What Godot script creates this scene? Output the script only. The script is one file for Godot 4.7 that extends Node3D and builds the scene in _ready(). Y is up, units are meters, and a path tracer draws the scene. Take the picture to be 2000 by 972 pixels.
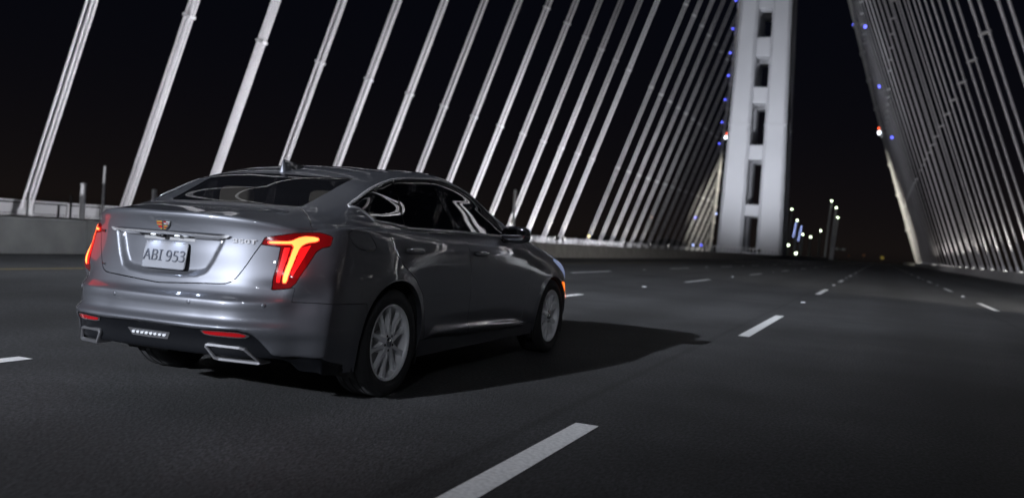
extends Node3D
# Night on a lit suspension bridge: a grey sedan ahead of the camera, suspender ropes on both sides, the tower to the left.
# Metres, y up. The car's rear axle stands at the origin, the road runs towards -z.

const CAM_AT := Vector3(3.6806, 1.0548, 4.9031)
const CAM_TURN := Vector3(-0.0148, 0.3872, 0.0668)
const CAM_FOV := 30.936
const SUN_TOWARDS := Vector3(0.70, -1.0, -3.0)

class Soup:
	var p := PackedVector3Array()
	var n := PackedVector3Array()
	var q := PackedVector2Array()

var mats := {}
var taken := {}
var names := {}

# ------------------------------------------------------------------ naming and tagging

func numbered(called: String) -> String:
	taken[called] = taken.get(called, -1) + 1
	return called if taken[called] == 0 else "%s_%03d" % [called, taken[called]]

func thing(called: String, label: String, category: String, at := Vector3.ZERO, group := "") -> Node3D:
	var o := Node3D.new()
	o.name = numbered(called)
	add_child(o)
	o.position = at
	o.set_meta("label", label)
	o.set_meta("category", category)
	if group != "":
		o.set_meta("group", group)
	return o

func structure(called: String, mesh: Mesh, m: Material, at := Vector3.ZERO) -> MeshInstance3D:
	var o := MeshInstance3D.new()
	o.name = numbered(called)
	o.mesh = mesh
	o.material_override = m
	o.position = at
	o.set_meta("kind", "structure")
	add_child(o)
	return o

func part(called: String, mesh: Mesh, m: Material, parent: Node, at := Vector3.ZERO, turn := Vector3.ZERO) -> MeshInstance3D:
	var o := MeshInstance3D.new()
	o.name = called
	o.mesh = mesh
	o.material_override = m
	o.position = at
	o.rotation = turn
	parent.add_child(o, true)
	return o

func holder(called: String, parent: Node, at := Vector3.ZERO) -> Node3D:
	var o := Node3D.new()
	o.name = called
	o.position = at
	parent.add_child(o, true)
	return o

# ------------------------------------------------------------------ materials

func lin(r: float, g: float, b: float, a := 1.0) -> Color:
	var k := Color(r, g, b).linear_to_srgb()
	k.a = a
	return k

func mat(key: String, c: Color, rough := 0.7, metal := 0.0, coat := 0.0) -> StandardMaterial3D:
	if mats.has(key):
		return mats[key]
	var m := StandardMaterial3D.new()
	m.resource_name = key
	m.albedo_color = c
	m.roughness = rough
	m.metallic = metal
	if coat > 0.0:
		m.clearcoat_enabled = true
		m.clearcoat = coat
		m.clearcoat_roughness = 0.03
	mats[key] = m
	return m

func glow(key: String, c: Color, energy: float) -> StandardMaterial3D:
	if mats.has(key):
		return mats[key]
	var m := mat(key, c, 0.3)
	m.emission_enabled = true
	m.emission = c
	m.emission_energy_multiplier = energy
	return m

func noise_tex(freq: float, seed_: int, ramp_from: Color, ramp_to: Color, size := 512, octaves := 4) -> NoiseTexture2D:
	var f := FastNoiseLite.new()
	f.seed = seed_
	f.frequency = freq
	f.fractal_octaves = octaves
	var t := NoiseTexture2D.new()
	t.width = size
	t.height = size
	t.seamless = true
	t.noise = f
	var g := Gradient.new()
	g.set_color(0, ramp_from)
	g.set_color(1, ramp_to)
	t.color_ramp = g
	return t

func textured(key: String, tex: Texture2D, scale_: float, rough: float, bump: Texture2D = null, bump_cm := 0.0, detail: Texture2D = null) -> StandardMaterial3D:
	if mats.has(key):
		return mats[key]
	var m := mat(key, Color.WHITE, rough)
	m.albedo_texture = tex
	m.uv1_triplanar = true
	m.uv1_world_triplanar = true
	m.uv1_scale = Vector3.ONE * scale_
	if bump:
		m.heightmap_enabled = true
		m.heightmap_texture = bump
		m.heightmap_scale = bump_cm
	if detail:
		m.detail_enabled = true
		m.detail_blend_mode = BaseMaterial3D.BLEND_MODE_MUL
		m.detail_albedo = detail
		m.detail_uv_layer = BaseMaterial3D.DETAIL_UV_2
		m.uv2_triplanar = true
		m.uv2_world_triplanar = true
		m.uv2_scale = Vector3.ONE * 0.045
	return m

# ------------------------------------------------------------------ simple shapes

func box(size: Vector3) -> BoxMesh:
	var b := BoxMesh.new()
	b.size = size
	return b

func face(st: SurfaceTool, a: Vector3, b: Vector3, c: Vector3, d: Vector3, out: Vector3) -> void:
	# a flat quad whose front looks along out
	var k := (b - a).cross(c - a)
	if k.length_squared() < 1e-14:
		k = (c - a).cross(d - a)
	var flip := k.dot(out) > 0.0
	var order := [a, c, b, a, d, c] if flip else [a, b, c, a, c, d]
	for v in order:
		st.set_normal(out.normalized())
		st.add_vertex(v)

func soft_box(size: Vector3, bevel: float) -> ArrayMesh:
	# a box with chamfered edges
	var st := SurfaceTool.new()
	st.begin(Mesh.PRIMITIVE_TRIANGLES)
	var h := size * 0.5
	for ax in 3:
		var u := (ax + 1) % 3
		var w := (ax + 2) % 3
		for s in [-1.0, 1.0]:
			var q := []
			for k in [[-1, -1], [1, -1], [1, 1], [-1, 1]]:
				var v := Vector3.ZERO
				v[ax] = s * h[ax]
				v[u] = k[0] * (h[u] - bevel)
				v[w] = k[1] * (h[w] - bevel)
				q.append(v)
			var o := Vector3.ZERO
			o[ax] = s
			face(st, q[0], q[1], q[2], q[3], o)
	for ax in 3:
		var u := (ax + 1) % 3
		var w := (ax + 2) % 3
		for k in [[-1, -1], [1, -1], [1, 1], [-1, 1]]:
			var q := []
			for e in [[-1, 0], [1, 0], [1, 1], [-1, 1]]:
				var v := Vector3.ZERO
				v[ax] = e[0] * (h[ax] - bevel)
				v[u] = k[0] * (h[u] - (bevel if e[1] else 0.0))
				v[w] = k[1] * (h[w] - (0.0 if e[1] else bevel))
				q.append(v)
			var o := Vector3.ZERO
			o[u] = k[0]
			o[w] = k[1]
			face(st, q[0], q[1], q[2], q[3], o)
	for sx in [-1, 1]:
		for sy in [-1, 1]:
			for sz in [-1, 1]:
				var a := Vector3(sx * h.x, sy * (h.y - bevel), sz * (h.z - bevel))
				var b := Vector3(sx * (h.x - bevel), sy * h.y, sz * (h.z - bevel))
				var c := Vector3(sx * (h.x - bevel), sy * (h.y - bevel), sz * h.z)
				face(st, a, b, c, c, Vector3(sx, sy, sz))
	return st.commit()

func tube(path: PackedVector3Array, radius: float, sides := 10, caps := true, r_end := -1.0) -> ArrayMesh:
	var p := PackedVector3Array()
	var n := PackedVector3Array()
	var idx := PackedInt32Array()
	var m := path.size()
	for i in m:
		var d := (path[mini(i + 1, m - 1)] - path[maxi(i - 1, 0)]).normalized()
		var a := d.cross(Vector3.UP if absf(d.y) < 0.9 else Vector3.RIGHT).normalized()
		var b := d.cross(a)
		var r := radius if r_end < 0.0 else lerpf(radius, r_end, float(i) / (m - 1))
		for k in sides:
			var t := TAU * k / sides
			var o := a * cos(t) + b * sin(t)
			p.append(path[i] + o * r)
			n.append(o)
	for i in m - 1:
		for k in sides:
			var a := i * sides + k
			var b := i * sides + (k + 1) % sides
			var c := a + sides
			var d := b + sides
			idx.append_array(PackedInt32Array([a, b, c, b, d, c]))
	if caps:
		for e in [0, m - 1]:
			var d := (path[1] - path[0]).normalized() * -1.0 if e == 0 else (path[m - 1] - path[m - 2]).normalized()
			var first := p.size()
			for k in sides:
				p.append(p[e * sides + k])
				n.append(d)
			for k in range(1, sides - 1):
				idx.append_array(PackedInt32Array([first, first + k, first + k + 1]) if e else PackedInt32Array([first, first + k + 1, first + k]))
	return packed(p, n, idx)

func packed(p: PackedVector3Array, n: PackedVector3Array, idx: PackedInt32Array) -> ArrayMesh:
	# every triangle turned so that its front looks along its normals
	for i in range(0, idx.size(), 3):
		var a := p[idx[i]]
		var k := (p[idx[i + 1]] - a).cross(p[idx[i + 2]] - a)
		if k.dot(n[idx[i]] + n[idx[i + 1]] + n[idx[i + 2]]) > 0.0:
			var s := idx[i + 1]
			idx[i + 1] = idx[i + 2]
			idx[i + 2] = s
	var arr := []
	arr.resize(Mesh.ARRAY_MAX)
	arr[Mesh.ARRAY_VERTEX] = p
	arr[Mesh.ARRAY_NORMAL] = n
	arr[Mesh.ARRAY_INDEX] = idx
	var am := ArrayMesh.new()
	am.add_surface_from_arrays(Mesh.PRIMITIVE_TRIANGLES, arr)
	return am

func lathe(profile: Array, sides := 48, from := 0.0, to := TAU) -> ArrayMesh:
	# profile of Vector2(along x, radius), turned about the x axis; sharp where two points repeat
	var p := PackedVector3Array()
	var n := PackedVector3Array()
	var idx := PackedInt32Array()
	var m := profile.size()
	for i in m:
		var t: Vector2 = Vector2.ZERO
		if i > 0 and profile[i - 1] != profile[i]:
			t += (profile[i] - profile[i - 1]).normalized()
		if i < m - 1 and profile[i + 1] != profile[i]:
			t += (profile[i + 1] - profile[i]).normalized()
		var o := Vector2(-t.y, t.x).normalized()
		for k in sides + 1:
			var a := from + (to - from) * k / sides
			p.append(Vector3(profile[i].x, profile[i].y * cos(a), profile[i].y * sin(a)))
			n.append(Vector3(o.x, o.y * cos(a), o.y * sin(a)))
	for i in m - 1:
		if profile[i] == profile[i + 1]:
			continue
		for k in sides:
			var a := i * (sides + 1) + k
			var b := a + sides + 1
			idx.append_array(PackedInt32Array([a, a + 1, b, a + 1, b + 1, b]))
	return packed(p, n, idx)

func prism(outline: PackedVector2Array, depth: float, bevel := 0.0) -> ArrayMesh:
	# an outline in x, y with thickness along z (front at +depth / 2)
	var st := SurfaceTool.new()
	st.begin(Mesh.PRIMITIVE_TRIANGLES)
	var mid := Vector2.ZERO
	for v in outline:
		mid += v
	mid /= outline.size()
	var small := PackedVector2Array()
	for v in outline:
		small.append(v + (mid - v).normalized() * bevel)
	var ids := Geometry2D.triangulate_polygon(small)
	for s in [-1.0, 1.0]:
		for i in range(0, ids.size(), 3):
			var a := Vector3(small[ids[i]].x, small[ids[i]].y, s * depth * 0.5)
			var b := Vector3(small[ids[i + 1]].x, small[ids[i + 1]].y, s * depth * 0.5)
			var c := Vector3(small[ids[i + 2]].x, small[ids[i + 2]].y, s * depth * 0.5)
			face(st, a, b, c, c, Vector3(0, 0, s))
	var k := outline.size()
	for i in k:
		var a := outline[i]
		var b := outline[(i + 1) % k]
		var sa := small[i]
		var sb := small[(i + 1) % k]
		var o2 := Vector2(b.y - a.y, a.x - b.x).normalized()
		if o2.dot((a + b) * 0.5 - mid) < 0.0:
			o2 = -o2
		var out := Vector3(o2.x, o2.y, 0)
		var h := depth * 0.5
		face(st, Vector3(a.x, a.y, -h), Vector3(b.x, b.y, -h), Vector3(b.x, b.y, h - bevel), Vector3(a.x, a.y, h - bevel), out)
		if bevel > 0.0:
			face(st, Vector3(a.x, a.y, h - bevel), Vector3(b.x, b.y, h - bevel), Vector3(sb.x, sb.y, h), Vector3(sa.x, sa.y, h), out + Vector3(0, 0, 1))
	return st.commit()

func sphere(r: float, segs := 12) -> SphereMesh:
	var s := SphereMesh.new()
	s.radius = r
	s.height = r * 2.0
	s.radial_segments = segs
	s.rings = segs / 2
	return s

# ------------------------------------------------------------------ splined surfaces and cuts

var S_U := PackedFloat32Array([0, 0.3, 0.56, 0.73, 0.87, 1, 1.22, 1.46, 1.84, 2.24, 2.74, 3.34, 3.94, 4.34, 4.787, 5.14, 5.42, 5.7, 6.04, 6.34])
var S_V := PackedFloat32Array([0.2, 0.3, 0.4, 0.448, 0.468, 0.5, 0.545, 0.592, 0.61, 0.625, 0.67, 0.74, 0.84, 0.94, 1, 1.028, 1.045])
var S_FLAT := PackedFloat32Array([0, 0.285, 0.96, 0.3, 0.285, 0.955, 0.55, 0.285, 0.92, 0.7, 0.285, 0.815, 0.755, 0.222, 0.735, 0.823, 0.215, 0.685, 0.865, 0.2, 0.62, 0.87, 0.2, 0.38, 0.88, 0.2, 0, 0.855, 0.2, -0.4, 0.845, 0.2, -0.9, 0.845, 0.2, -1.5, 0.848, 0.2, -2.1, 0.86, 0.2, -2.5, 0.88, 0.2, -2.947, 0.86, 0.2, -3.3, 0.7688, 0.2, -3.491, 0.6026, 0.2, -3.6531, 0.3106, 0.2, -3.7409, 0, 0.2, -3.76, 0, 0.3, 1.055, 0.3, 0.3, 1.045, 0.55, 0.3, 1, 0.7, 0.3, 0.89, 0.775, 0.3, 0.795, 0.848, 0.3, 0.72, 0.888, 0.3, 0.62, 0.898, 0.3, 0.38, 0.91, 0.3, 0, 0.882, 0.3, -0.4, 0.872, 0.3, -0.9, 0.87, 0.3, -1.5, 0.874, 0.2982, -2.1, 0.888, 0.2947, -2.5, 0.905, 0.2864, -2.947, 0.882, 0.2781, -3.3, 0.7875, 0.271, -3.5144, 0.613, 0.2645, -3.6813, 0.3162, 0.2615, -3.7704, 0, 0.2604, -3.79, 0, 0.4, 1.09, 0.3, 0.4, 1.078, 0.55, 0.4, 1.028, 0.7, 0.4, 0.917, 0.785, 0.4, 0.817, 0.863, 0.4, 0.73, 0.902, 0.4, 0.62, 0.912, 0.4, 0.38, 0.925, 0.4, 0, 0.903, 0.4, -0.4, 0.893, 0.4, -0.9, 0.89, 0.4, -1.5, 0.895, 0.3964, -2.1, 0.905, 0.3893, -2.5, 0.92, 0.3728, -2.947, 0.9, 0.3562, -3.3, 0.8021, 0.342, -3.5326, 0.6212, 0.329, -3.7031, 0.3206, 0.3231, -3.7933, 0, 0.3207, -3.8133, 0, 0.448, 1.116, 0.3, 0.448, 1.104, 0.55, 0.448, 1.054, 0.7, 0.448, 0.94, 0.793, 0.448, 0.833, 0.87, 0.448, 0.737, 0.909, 0.448, 0.62, 0.918, 0.448, 0.38, 0.93, 0.448, 0, 0.908, 0.448, -0.4, 0.9, 0.448, -0.9, 0.897, 0.448, -1.5, 0.902, 0.4436, -2.1, 0.911, 0.4348, -2.5, 0.925, 0.4142, -2.947, 0.905, 0.3937, -3.3, 0.8091, 0.3761, -3.5413, 0.6251, 0.36, -3.7136, 0.3227, 0.3526, -3.8043, 0, 0.3497, -3.8245, 0, 0.468, 1.121, 0.3, 0.468, 1.109, 0.55, 0.468, 1.058, 0.7, 0.468, 0.941, 0.79, 0.468, 0.83, 0.868, 0.468, 0.735, 0.906, 0.468, 0.62, 0.918, 0.468, 0.38, 0.932, 0.468, 0, 0.911, 0.468, -0.4, 0.904, 0.468, -0.9, 0.901, 0.468, -1.5, 0.905, 0.4632, -2.1, 0.913, 0.4537, -2.5, 0.927, 0.4315, -2.947, 0.906, 0.4093, -3.3, 0.8097, 0.3903, -3.5422, 0.6254, 0.3729, -3.7146, 0.3229, 0.3649, -3.8053, 0, 0.3618, -3.8256, 0, 0.5, 1.091, 0.3, 0.5, 1.078, 0.55, 0.5, 1.026, 0.7, 0.5, 0.911, 0.784, 0.5, 0.822, 0.864, 0.5, 0.729, 0.905, 0.5, 0.62, 0.9185, 0.5, 0.38, 0.934, 0.5, 0, 0.9145, 0.5, -0.4, 0.908, 0.5, -0.9, 0.905, 0.5, -1.5, 0.9085, 0.4947, -2.1, 0.9155, 0.484, -2.5, 0.929, 0.4592, -2.947, 0.907, 0.4343, -3.3, 0.8104, 0.413, -3.543, 0.6258, 0.3935, -3.7156, 0.3231, 0.3846, -3.8064, 0, 0.3811, -3.8267, 0, 0.545, 1.083, 0.3, 0.545, 1.07, 0.55, 0.545, 1.018, 0.7, 0.545, 0.904, 0.778, 0.545, 0.813, 0.86, 0.545, 0.723, 0.904, 0.545, 0.62, 0.919, 0.545, 0.38, 0.936, 0.545, 0, 0.918, 0.545, -0.4, 0.912, 0.545, -0.9, 0.909, 0.545, -1.5, 0.912, 0.5389, -2.1, 0.918, 0.5266, -2.5, 0.931, 0.498, -2.947, 0.908, 0.4695, -3.3, 0.8113, 0.445, -3.5442, 0.6263, 0.4225, -3.717, 0.3234, 0.4123, -3.8078, 0, 0.4082, -3.8282, 0, 0.592, 1.088, 0.3, 0.592, 1.075, 0.55, 0.592, 1.021, 0.7, 0.592, 0.904, 0.772, 0.592, 0.803, 0.855, 0.592, 0.715, 0.904, 0.592, 0.62, 0.92, 0.592, 0.38, 0.9385, 0.592, 0, 0.923, 0.592, -0.4, 0.918, 0.592, -0.9, 0.915, 0.592, -1.5, 0.918, 0.585, -2.1, 0.9225, 0.5711, -2.5, 0.9345, 0.5387, -2.947, 0.909, 0.5062, -3.3, 0.8123, 0.4783, -3.5454, 0.6269, 0.4528, -3.7185, 0.3237, 0.4412, -3.8094, 0, 0.4366, -3.8297, 0, 0.61, 1.083, 0.3, 0.61, 1.07, 0.55, 0.61, 1.016, 0.7, 0.61, 0.9028, 0.7706, 0.61, 0.8024, 0.8543, 0.61, 0.7142, 0.904, 0.61, 0.62, 0.92, 0.61, 0.38, 0.939, 0.61, 0, 0.924, 0.61, -0.4, 0.9195, 0.61, -0.9, 0.9165, 0.61, -1.5, 0.9195, 0.6027, -2.1, 0.923, 0.5882, -2.5, 0.935, 0.5542, -2.947, 0.909, 0.5202, -3.3, 0.8123, 0.4911, -3.5454, 0.6269, 0.4644, -3.7185, 0.3237, 0.4523, -3.8094, 0, 0.4475, -3.8298, 0, 0.625, 1.056, 0.3, 0.625, 1.046, 0.55, 0.625, 0.992, 0.7, 0.625, 0.887, 0.7689, 0.625, 0.8036, 0.8539, 0.625, 0.7125, 0.903, 0.625, 0.62, 0.92, 0.625, 0.38, 0.94, 0.625, 0, 0.926, 0.625, -0.4, 0.922, 0.625, -0.9, 0.919, 0.625, -1.5, 0.921, 0.6175, -2.1, 0.925, 0.6024, -2.5, 0.936, 0.5672, -2.947, 0.909, 0.532, -3.3, 0.8121, 0.5018, -3.5451, 0.6268, 0.4741, -3.7182, 0.3237, 0.4615, -3.809, 0, 0.4565, -3.8294, 0, 0.67, 1.028, 0.3, 0.67, 1.016, 0.55, 0.67, 0.962, 0.7, 0.67, 0.8677, 0.7759, 0.67, 0.8171, 0.8532, 0.67, 0.7163, 0.901, 0.67, 0.62, 0.919, 0.67, 0.38, 0.941, 0.67, 0, 0.929, 0.67, -0.4, 0.926, 0.67, -0.9, 0.923, 0.67, -1.5, 0.924, 0.6617, -2.1, 0.927, 0.645, -2.5, 0.936, 0.606, -2.947, 0.908, 0.5671, -3.3, 0.8114, 0.5337, -3.5443, 0.6264, 0.5031, -3.7171, 0.3234, 0.4892, -3.8079, 0, 0.4837, -3.8283, 0, 0.74, 1.012, 0.3, 0.74, 1, 0.55, 0.74, 0.945, 0.7, 0.74, 0.873, 0.786, 0.74, 0.822, 0.853, 0.74, 0.718, 0.895, 0.74, 0.6, 0.9154, 0.74, 0.38, 0.94, 0.74, 0, 0.934, 0.74, -0.4, 0.931, 0.74, -0.9, 0.928, 0.74, -1.5, 0.928, 0.7304, -2.1, 0.929, 0.7112, -2.5, 0.934, 0.6665, -2.947, 0.905, 0.6218, -3.3, 0.8103, 0.5834, -3.5429, 0.6258, 0.5483, -3.7155, 0.3231, 0.5323, -3.8062, 0, 0.5259, -3.8265, 0, 0.84, 1.004, 0.3, 0.84, 0.99, 0.55, 0.84, 0.927, 0.7, 0.84, 0.845, 0.775, 0.84, 0.772, 0.842, 0.84, 0.68, 0.886, 0.84, 0.56, 0.9072, 0.84, 0.36, 0.934, 0.84, 0, 0.936, 0.84, -0.4, 0.934, 0.84, -0.9, 0.931, 0.84, -1.5, 0.928, 0.8286, -2.1, 0.925, 0.8059, -2.5, 0.924, 0.7529, -2.947, 0.897, 0.6999, -3.3, 0.8067, 0.6544, -3.5384, 0.6237, 0.6128, -3.71, 0.322, 0.5938, -3.8005, 0, 0.5863, -3.8207, 0, 0.94, 1.004, 0.3, 0.94, 0.985, 0.55, 0.94, 0.912, 0.7, 0.94, 0.818, 0.765, 0.94, 0.728, 0.828, 0.94, 0.648, 0.873, 0.94, 0.53, 0.8958, 0.94, 0.3454, 0.922, 0.94, 0, 0.929, 0.94, -0.4, 0.928, 0.94, -0.9, 0.925, 0.94, -1.5, 0.919, 0.9269, -2.1, 0.912, 0.9006, -2.5, 0.902, 0.8393, -2.947, 0.88, 0.778, -3.3, 0.8, 0.7254, -3.53, 0.62, 0.6773, -3.7, 0.32, 0.6554, -3.79, 0, 0.6466, -3.81, 0, 1.01, 1.018, 0.3, 1.01, 0.995, 0.55, 1, 0.908, 0.7, 0.988, 0.8, 0.76, 0.985, 0.705, 0.818, 0.99, 0.632, 0.862, 1.005, 0.515, 0.882, 1.005, 0.3366, 0.902, 1.005, 0, 0.908, 1.001, -0.4, 0.907, 0.9944, -0.9, 0.904, 0.9855, -1.5, 0.898, 0.9758, -2.1, 0.886, 0.9574, -2.5, 0.868, 0.8911, -2.947, 0.845, 0.8249, -3.3, 0.7875, 0.768, -3.5144, 0.613, 0.716, -3.6813, 0.3162, 0.6923, -3.7704, 0, 0.6828, -3.79, 0, 1.053, 1.034, 0.3, 1.053, 1.004, 0.55, 1.034, 0.913, 0.7, 1.006, 0.799, 0.756, 1.001, 0.703, 0.811, 1.01, 0.629, 0.8525, 1.034, 0.5057, 0.8695, 1.034, 0.3325, 0.879, 1.034, 0, 0.878, 1.031, -0.4, 0.875, 1.0261, -0.9, 0.873, 1.0194, -1.5, 0.87, 1.0121, -2.1, 0.862, 0.9839, -2.5, 0.842, 0.9153, -2.947, 0.818, 0.8467, -3.3, 0.7758, 0.7879, -3.4998, 0.6065, 0.734, -3.6638, 0.3127, 0.7095, -3.752, 0, 0.6997, -3.7713, 0, 1.066, 1.021, 0.3, 1.066, 0.992, 0.55, 1.047, 0.903, 0.7, 1.016, 0.792, 0.746, 1.01, 0.697, 0.798, 1.022, 0.622, 0.834, 1.036, 0.5, 0.8432, 1.045, 0.33, 0.838, 1.045, 0, 0.826, 1.045, -0.4, 0.822, 1.045, -0.9, 0.822, 1.045, -1.5, 0.822, 1.03, -2.1, 0.82, 1, -2.5, 0.8, 0.93, -2.947, 0.78, 0.86, -3.3, 0.7688, 0.8, -3.491, 0.6026, 0.745, -3.6531, 0.3106, 0.72, -3.7409, 0, 0.71, -3.76])
var T_A := PackedFloat32Array([0, 0.1, 0.25, 0.37, 0.46, 0.74, 1.06])
var T_B := PackedFloat32Array([-1.035, -0.77, -0.52, -0.27, 0, 0.3, 0.7, 1.15, 1.5, 1.84, 2.2, 2.5, 2.75, 3.1, 3.45, 3.8])
var T_FLAT := PackedFloat32Array([0.746, 1.01, 0.697, 0.7, 1.016, 0.792, 0.62, 1.033, 0.858, 0.5, 1.053, 0.934, 0.36, 1.063, 0.977, 0.18, 1.066, 1.01, 0, 1.066, 1.021, 0.813, 1.0275, 0.58, 0.765, 1.052, 0.61, 0.685, 1.066, 0.66, 0.58, 1.08, 0.705, 0.44, 1.094, 0.735, 0.22, 1.099, 0.765, 0, 1.1, 0.775, 0.838, 1.0405, 0.42, 0.785, 1.08, 0.43, 0.715, 1.104, 0.455, 0.62, 1.12, 0.485, 0.47, 1.124, 0.505, 0.23, 1.128, 0.535, 0, 1.129, 0.545, 0.842, 1.045, 0.22, 0.785, 1.115, 0.22, 0.725, 1.19, 0.225, 0.645, 1.212, 0.23, 0.52, 1.226, 0.245, 0.26, 1.25, 0.262, 0, 1.26, 0.27, 0.838, 1.045, 0, 0.782, 1.135, 0, 0.722, 1.262, 0, 0.655, 1.306, 0, 0.56, 1.326, 0, 0.29, 1.358, 0, 0, 1.368, 0, 0.828, 1.045, -0.3, 0.778, 1.15, -0.3, 0.713, 1.29, -0.3, 0.65, 1.37, -0.3, 0.565, 1.395, -0.3, 0.3, 1.427, -0.3, 0, 1.436, -0.3, 0.823, 1.045, -0.7, 0.775, 1.15, -0.7, 0.709, 1.295, -0.7, 0.65, 1.403, -0.7, 0.575, 1.44, -0.7, 0.31, 1.465, -0.7, 0, 1.472, -0.7, 0.822, 1.042, -1.15, 0.776, 1.145, -1.15, 0.711, 1.29, -1.15, 0.652, 1.412, -1.15, 0.58, 1.453, -1.15, 0.32, 1.473, -1.15, 0, 1.476, -1.15, 0.822, 1.038, -1.5, 0.78, 1.13, -1.5, 0.722, 1.255, -1.5, 0.668, 1.36, -1.5, 0.6, 1.398, -1.5, 0.33, 1.432, -1.52, 0, 1.442, -1.53, 0.822, 1.033, -1.84, 0.79, 1.1, -1.84, 0.745, 1.18, -1.84, 0.697, 1.238, -1.84, 0.635, 1.276, -1.85, 0.35, 1.338, -1.9, 0, 1.352, -1.92, 0.822, 1.027, -2.15, 0.8, 1.055, -2.15, 0.77, 1.09, -2.17, 0.732, 1.122, -2.18, 0.67, 1.148, -2.2, 0.37, 1.2, -2.27, 0, 1.212, -2.3, 0.82, 1, -2.5, 0.797, 1.018, -2.5, 0.76, 1.03, -2.5, 0.715, 1.037, -2.5, 0.65, 1.042, -2.53, 0.36, 1.062, -2.6, 0, 1.068, -2.63, 0.81, 0.97, -2.7, 0.785, 0.985, -2.72, 0.745, 0.992, -2.75, 0.69, 0.992, -2.77, 0.61, 0.993, -2.79, 0.34, 1.012, -2.83, 0, 1.02, -2.85, 0.793, 0.903, -3.05, 0.765, 0.917, -3.07, 0.72, 0.922, -3.09, 0.66, 0.922, -3.11, 0.58, 0.927, -3.13, 0.32, 0.95, -3.17, 0, 0.957, -3.19, 0.775, 0.832, -3.38, 0.74, 0.842, -3.4, 0.69, 0.842, -3.42, 0.62, 0.843, -3.45, 0.53, 0.85, -3.47, 0.28, 0.872, -3.51, 0, 0.88, -3.53, 0.7688, 0.8, -3.491, 0.7, 0.775, -3.6, 0.6, 0.75, -3.68, 0.5, 0.737, -3.72, 0.4, 0.727, -3.745, 0.2, 0.716, -3.77, 0, 0.71, -3.76])
var LAMP_LINE := PackedFloat32Array([0.6052, 0.9571, 0.6716, 0.9763, 0.7448, 1, 0.8365, 1.0186, 0.9352, 1.0207, 1.0596, 0.9842, 1.0408, 0.9284, 0.9661, 0.9117, 0.9327, 0.8907, 0.8911, 0.8044, 0.8479, 0.7175, 0.8058, 0.6898, 0.6777, 0.6754, 0.6907, 0.7917, 0.6902, 0.9064, 0.5899, 0.9158])
var BAR_LINE := PackedFloat32Array([0.6179, 0.9365, 0.6791, 0.9411, 0.7395, 0.9453, 0.7737, 0.9687, 0.8151, 0.9848, 0.8873, 0.9861, 0.9364, 0.9758, 0.9367, 0.9485, 0.8565, 0.9342, 0.8164, 0.9116, 0.7994, 0.8566, 0.7898, 0.788, 0.7769, 0.7147, 0.7381, 0.7129, 0.7436, 0.7732, 0.7542, 0.8549, 0.7665, 0.9234, 0.683, 0.9214, 0.6243, 0.9201])
var PANE_IN := PackedFloat32Array([0.7076, 0.9051, 0.7449, 0.9068, 0.7346, 0.7855, 0.7255, 0.7166, 0.7019, 0.7153])
var PANE_OUT := PackedFloat32Array([0.8171, 0.9095, 0.8924, 0.9262, 0.8106, 0.7463, 0.7948, 0.7754])
var LID_LINE := PackedFloat32Array([0.0132, 0.667, 0.2444, 0.6815, 0.3396, 0.6866, 0.3959, 0.689, 0.4337, 0.6932, 0.4648, 0.7065, 0.4872, 0.7275, 0.533, 0.804, 0.5903, 0.9175])

func spline(K: PackedFloat32Array, P: Array, t: float) -> Vector3:
	var n := K.size()
	var i := clampi(K.bsearch(t, false) - 1, 0, n - 2)
	var h := K[i + 1] - K[i]
	var d1: Vector3 = (P[i + 1] - P[i]) / h
	var m0 := d1
	var m1 := d1
	if i > 0:
		var h0 := K[i] - K[i - 1]
		m0 = ((P[i] - P[i - 1]) / h0 * h + d1 * h0) / (h + h0)
	if i < n - 2:
		var h2 := K[i + 2] - K[i + 1]
		m1 = (d1 * h2 + (P[i + 2] - P[i + 1]) / h2 * h) / (h + h2)
	var w := (t - K[i]) / h
	var w2 := w * w
	var w3 := w2 * w
	return P[i] * (2.0 * w3 - 3.0 * w2 + 1.0) + m0 * (h * (w3 - 2.0 * w2 + w)) + P[i + 1] * (3.0 * w2 - 2.0 * w3) + m1 * (h * (w3 - w2))

func rows_of(flat: PackedFloat32Array, cols: int, K: PackedFloat32Array, ghost_start: bool, ghost_end: bool) -> Dictionary:
	var rows := []
	var count := flat.size() / 3 / cols
	var KK := K.duplicate()
	if ghost_start:
		KK.insert(0, -K[1])
	if ghost_end:
		KK.append(2.0 * K[K.size() - 1] - K[K.size() - 2])
	for r in count:
		var row := []
		for c in cols:
			var o := (r * cols + c) * 3
			row.append(Vector3(flat[o], flat[o + 1], flat[o + 2]))
		var flip := Vector3(-1, 1, 1)
		if ghost_start:
			row.push_front(row[1] * flip)
		if ghost_end:
			row.append(row[row.size() - 2] * flip)
		rows.append(row)
	return {"K": KK, "rows": rows}

func eval_at(g: Dictionary, L: PackedFloat32Array, a: float, b: float) -> Vector3:
	var col := []
	for row in g.rows:
		col.append(spline(g.K, row, a))
	return spline(L, col, b)

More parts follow.
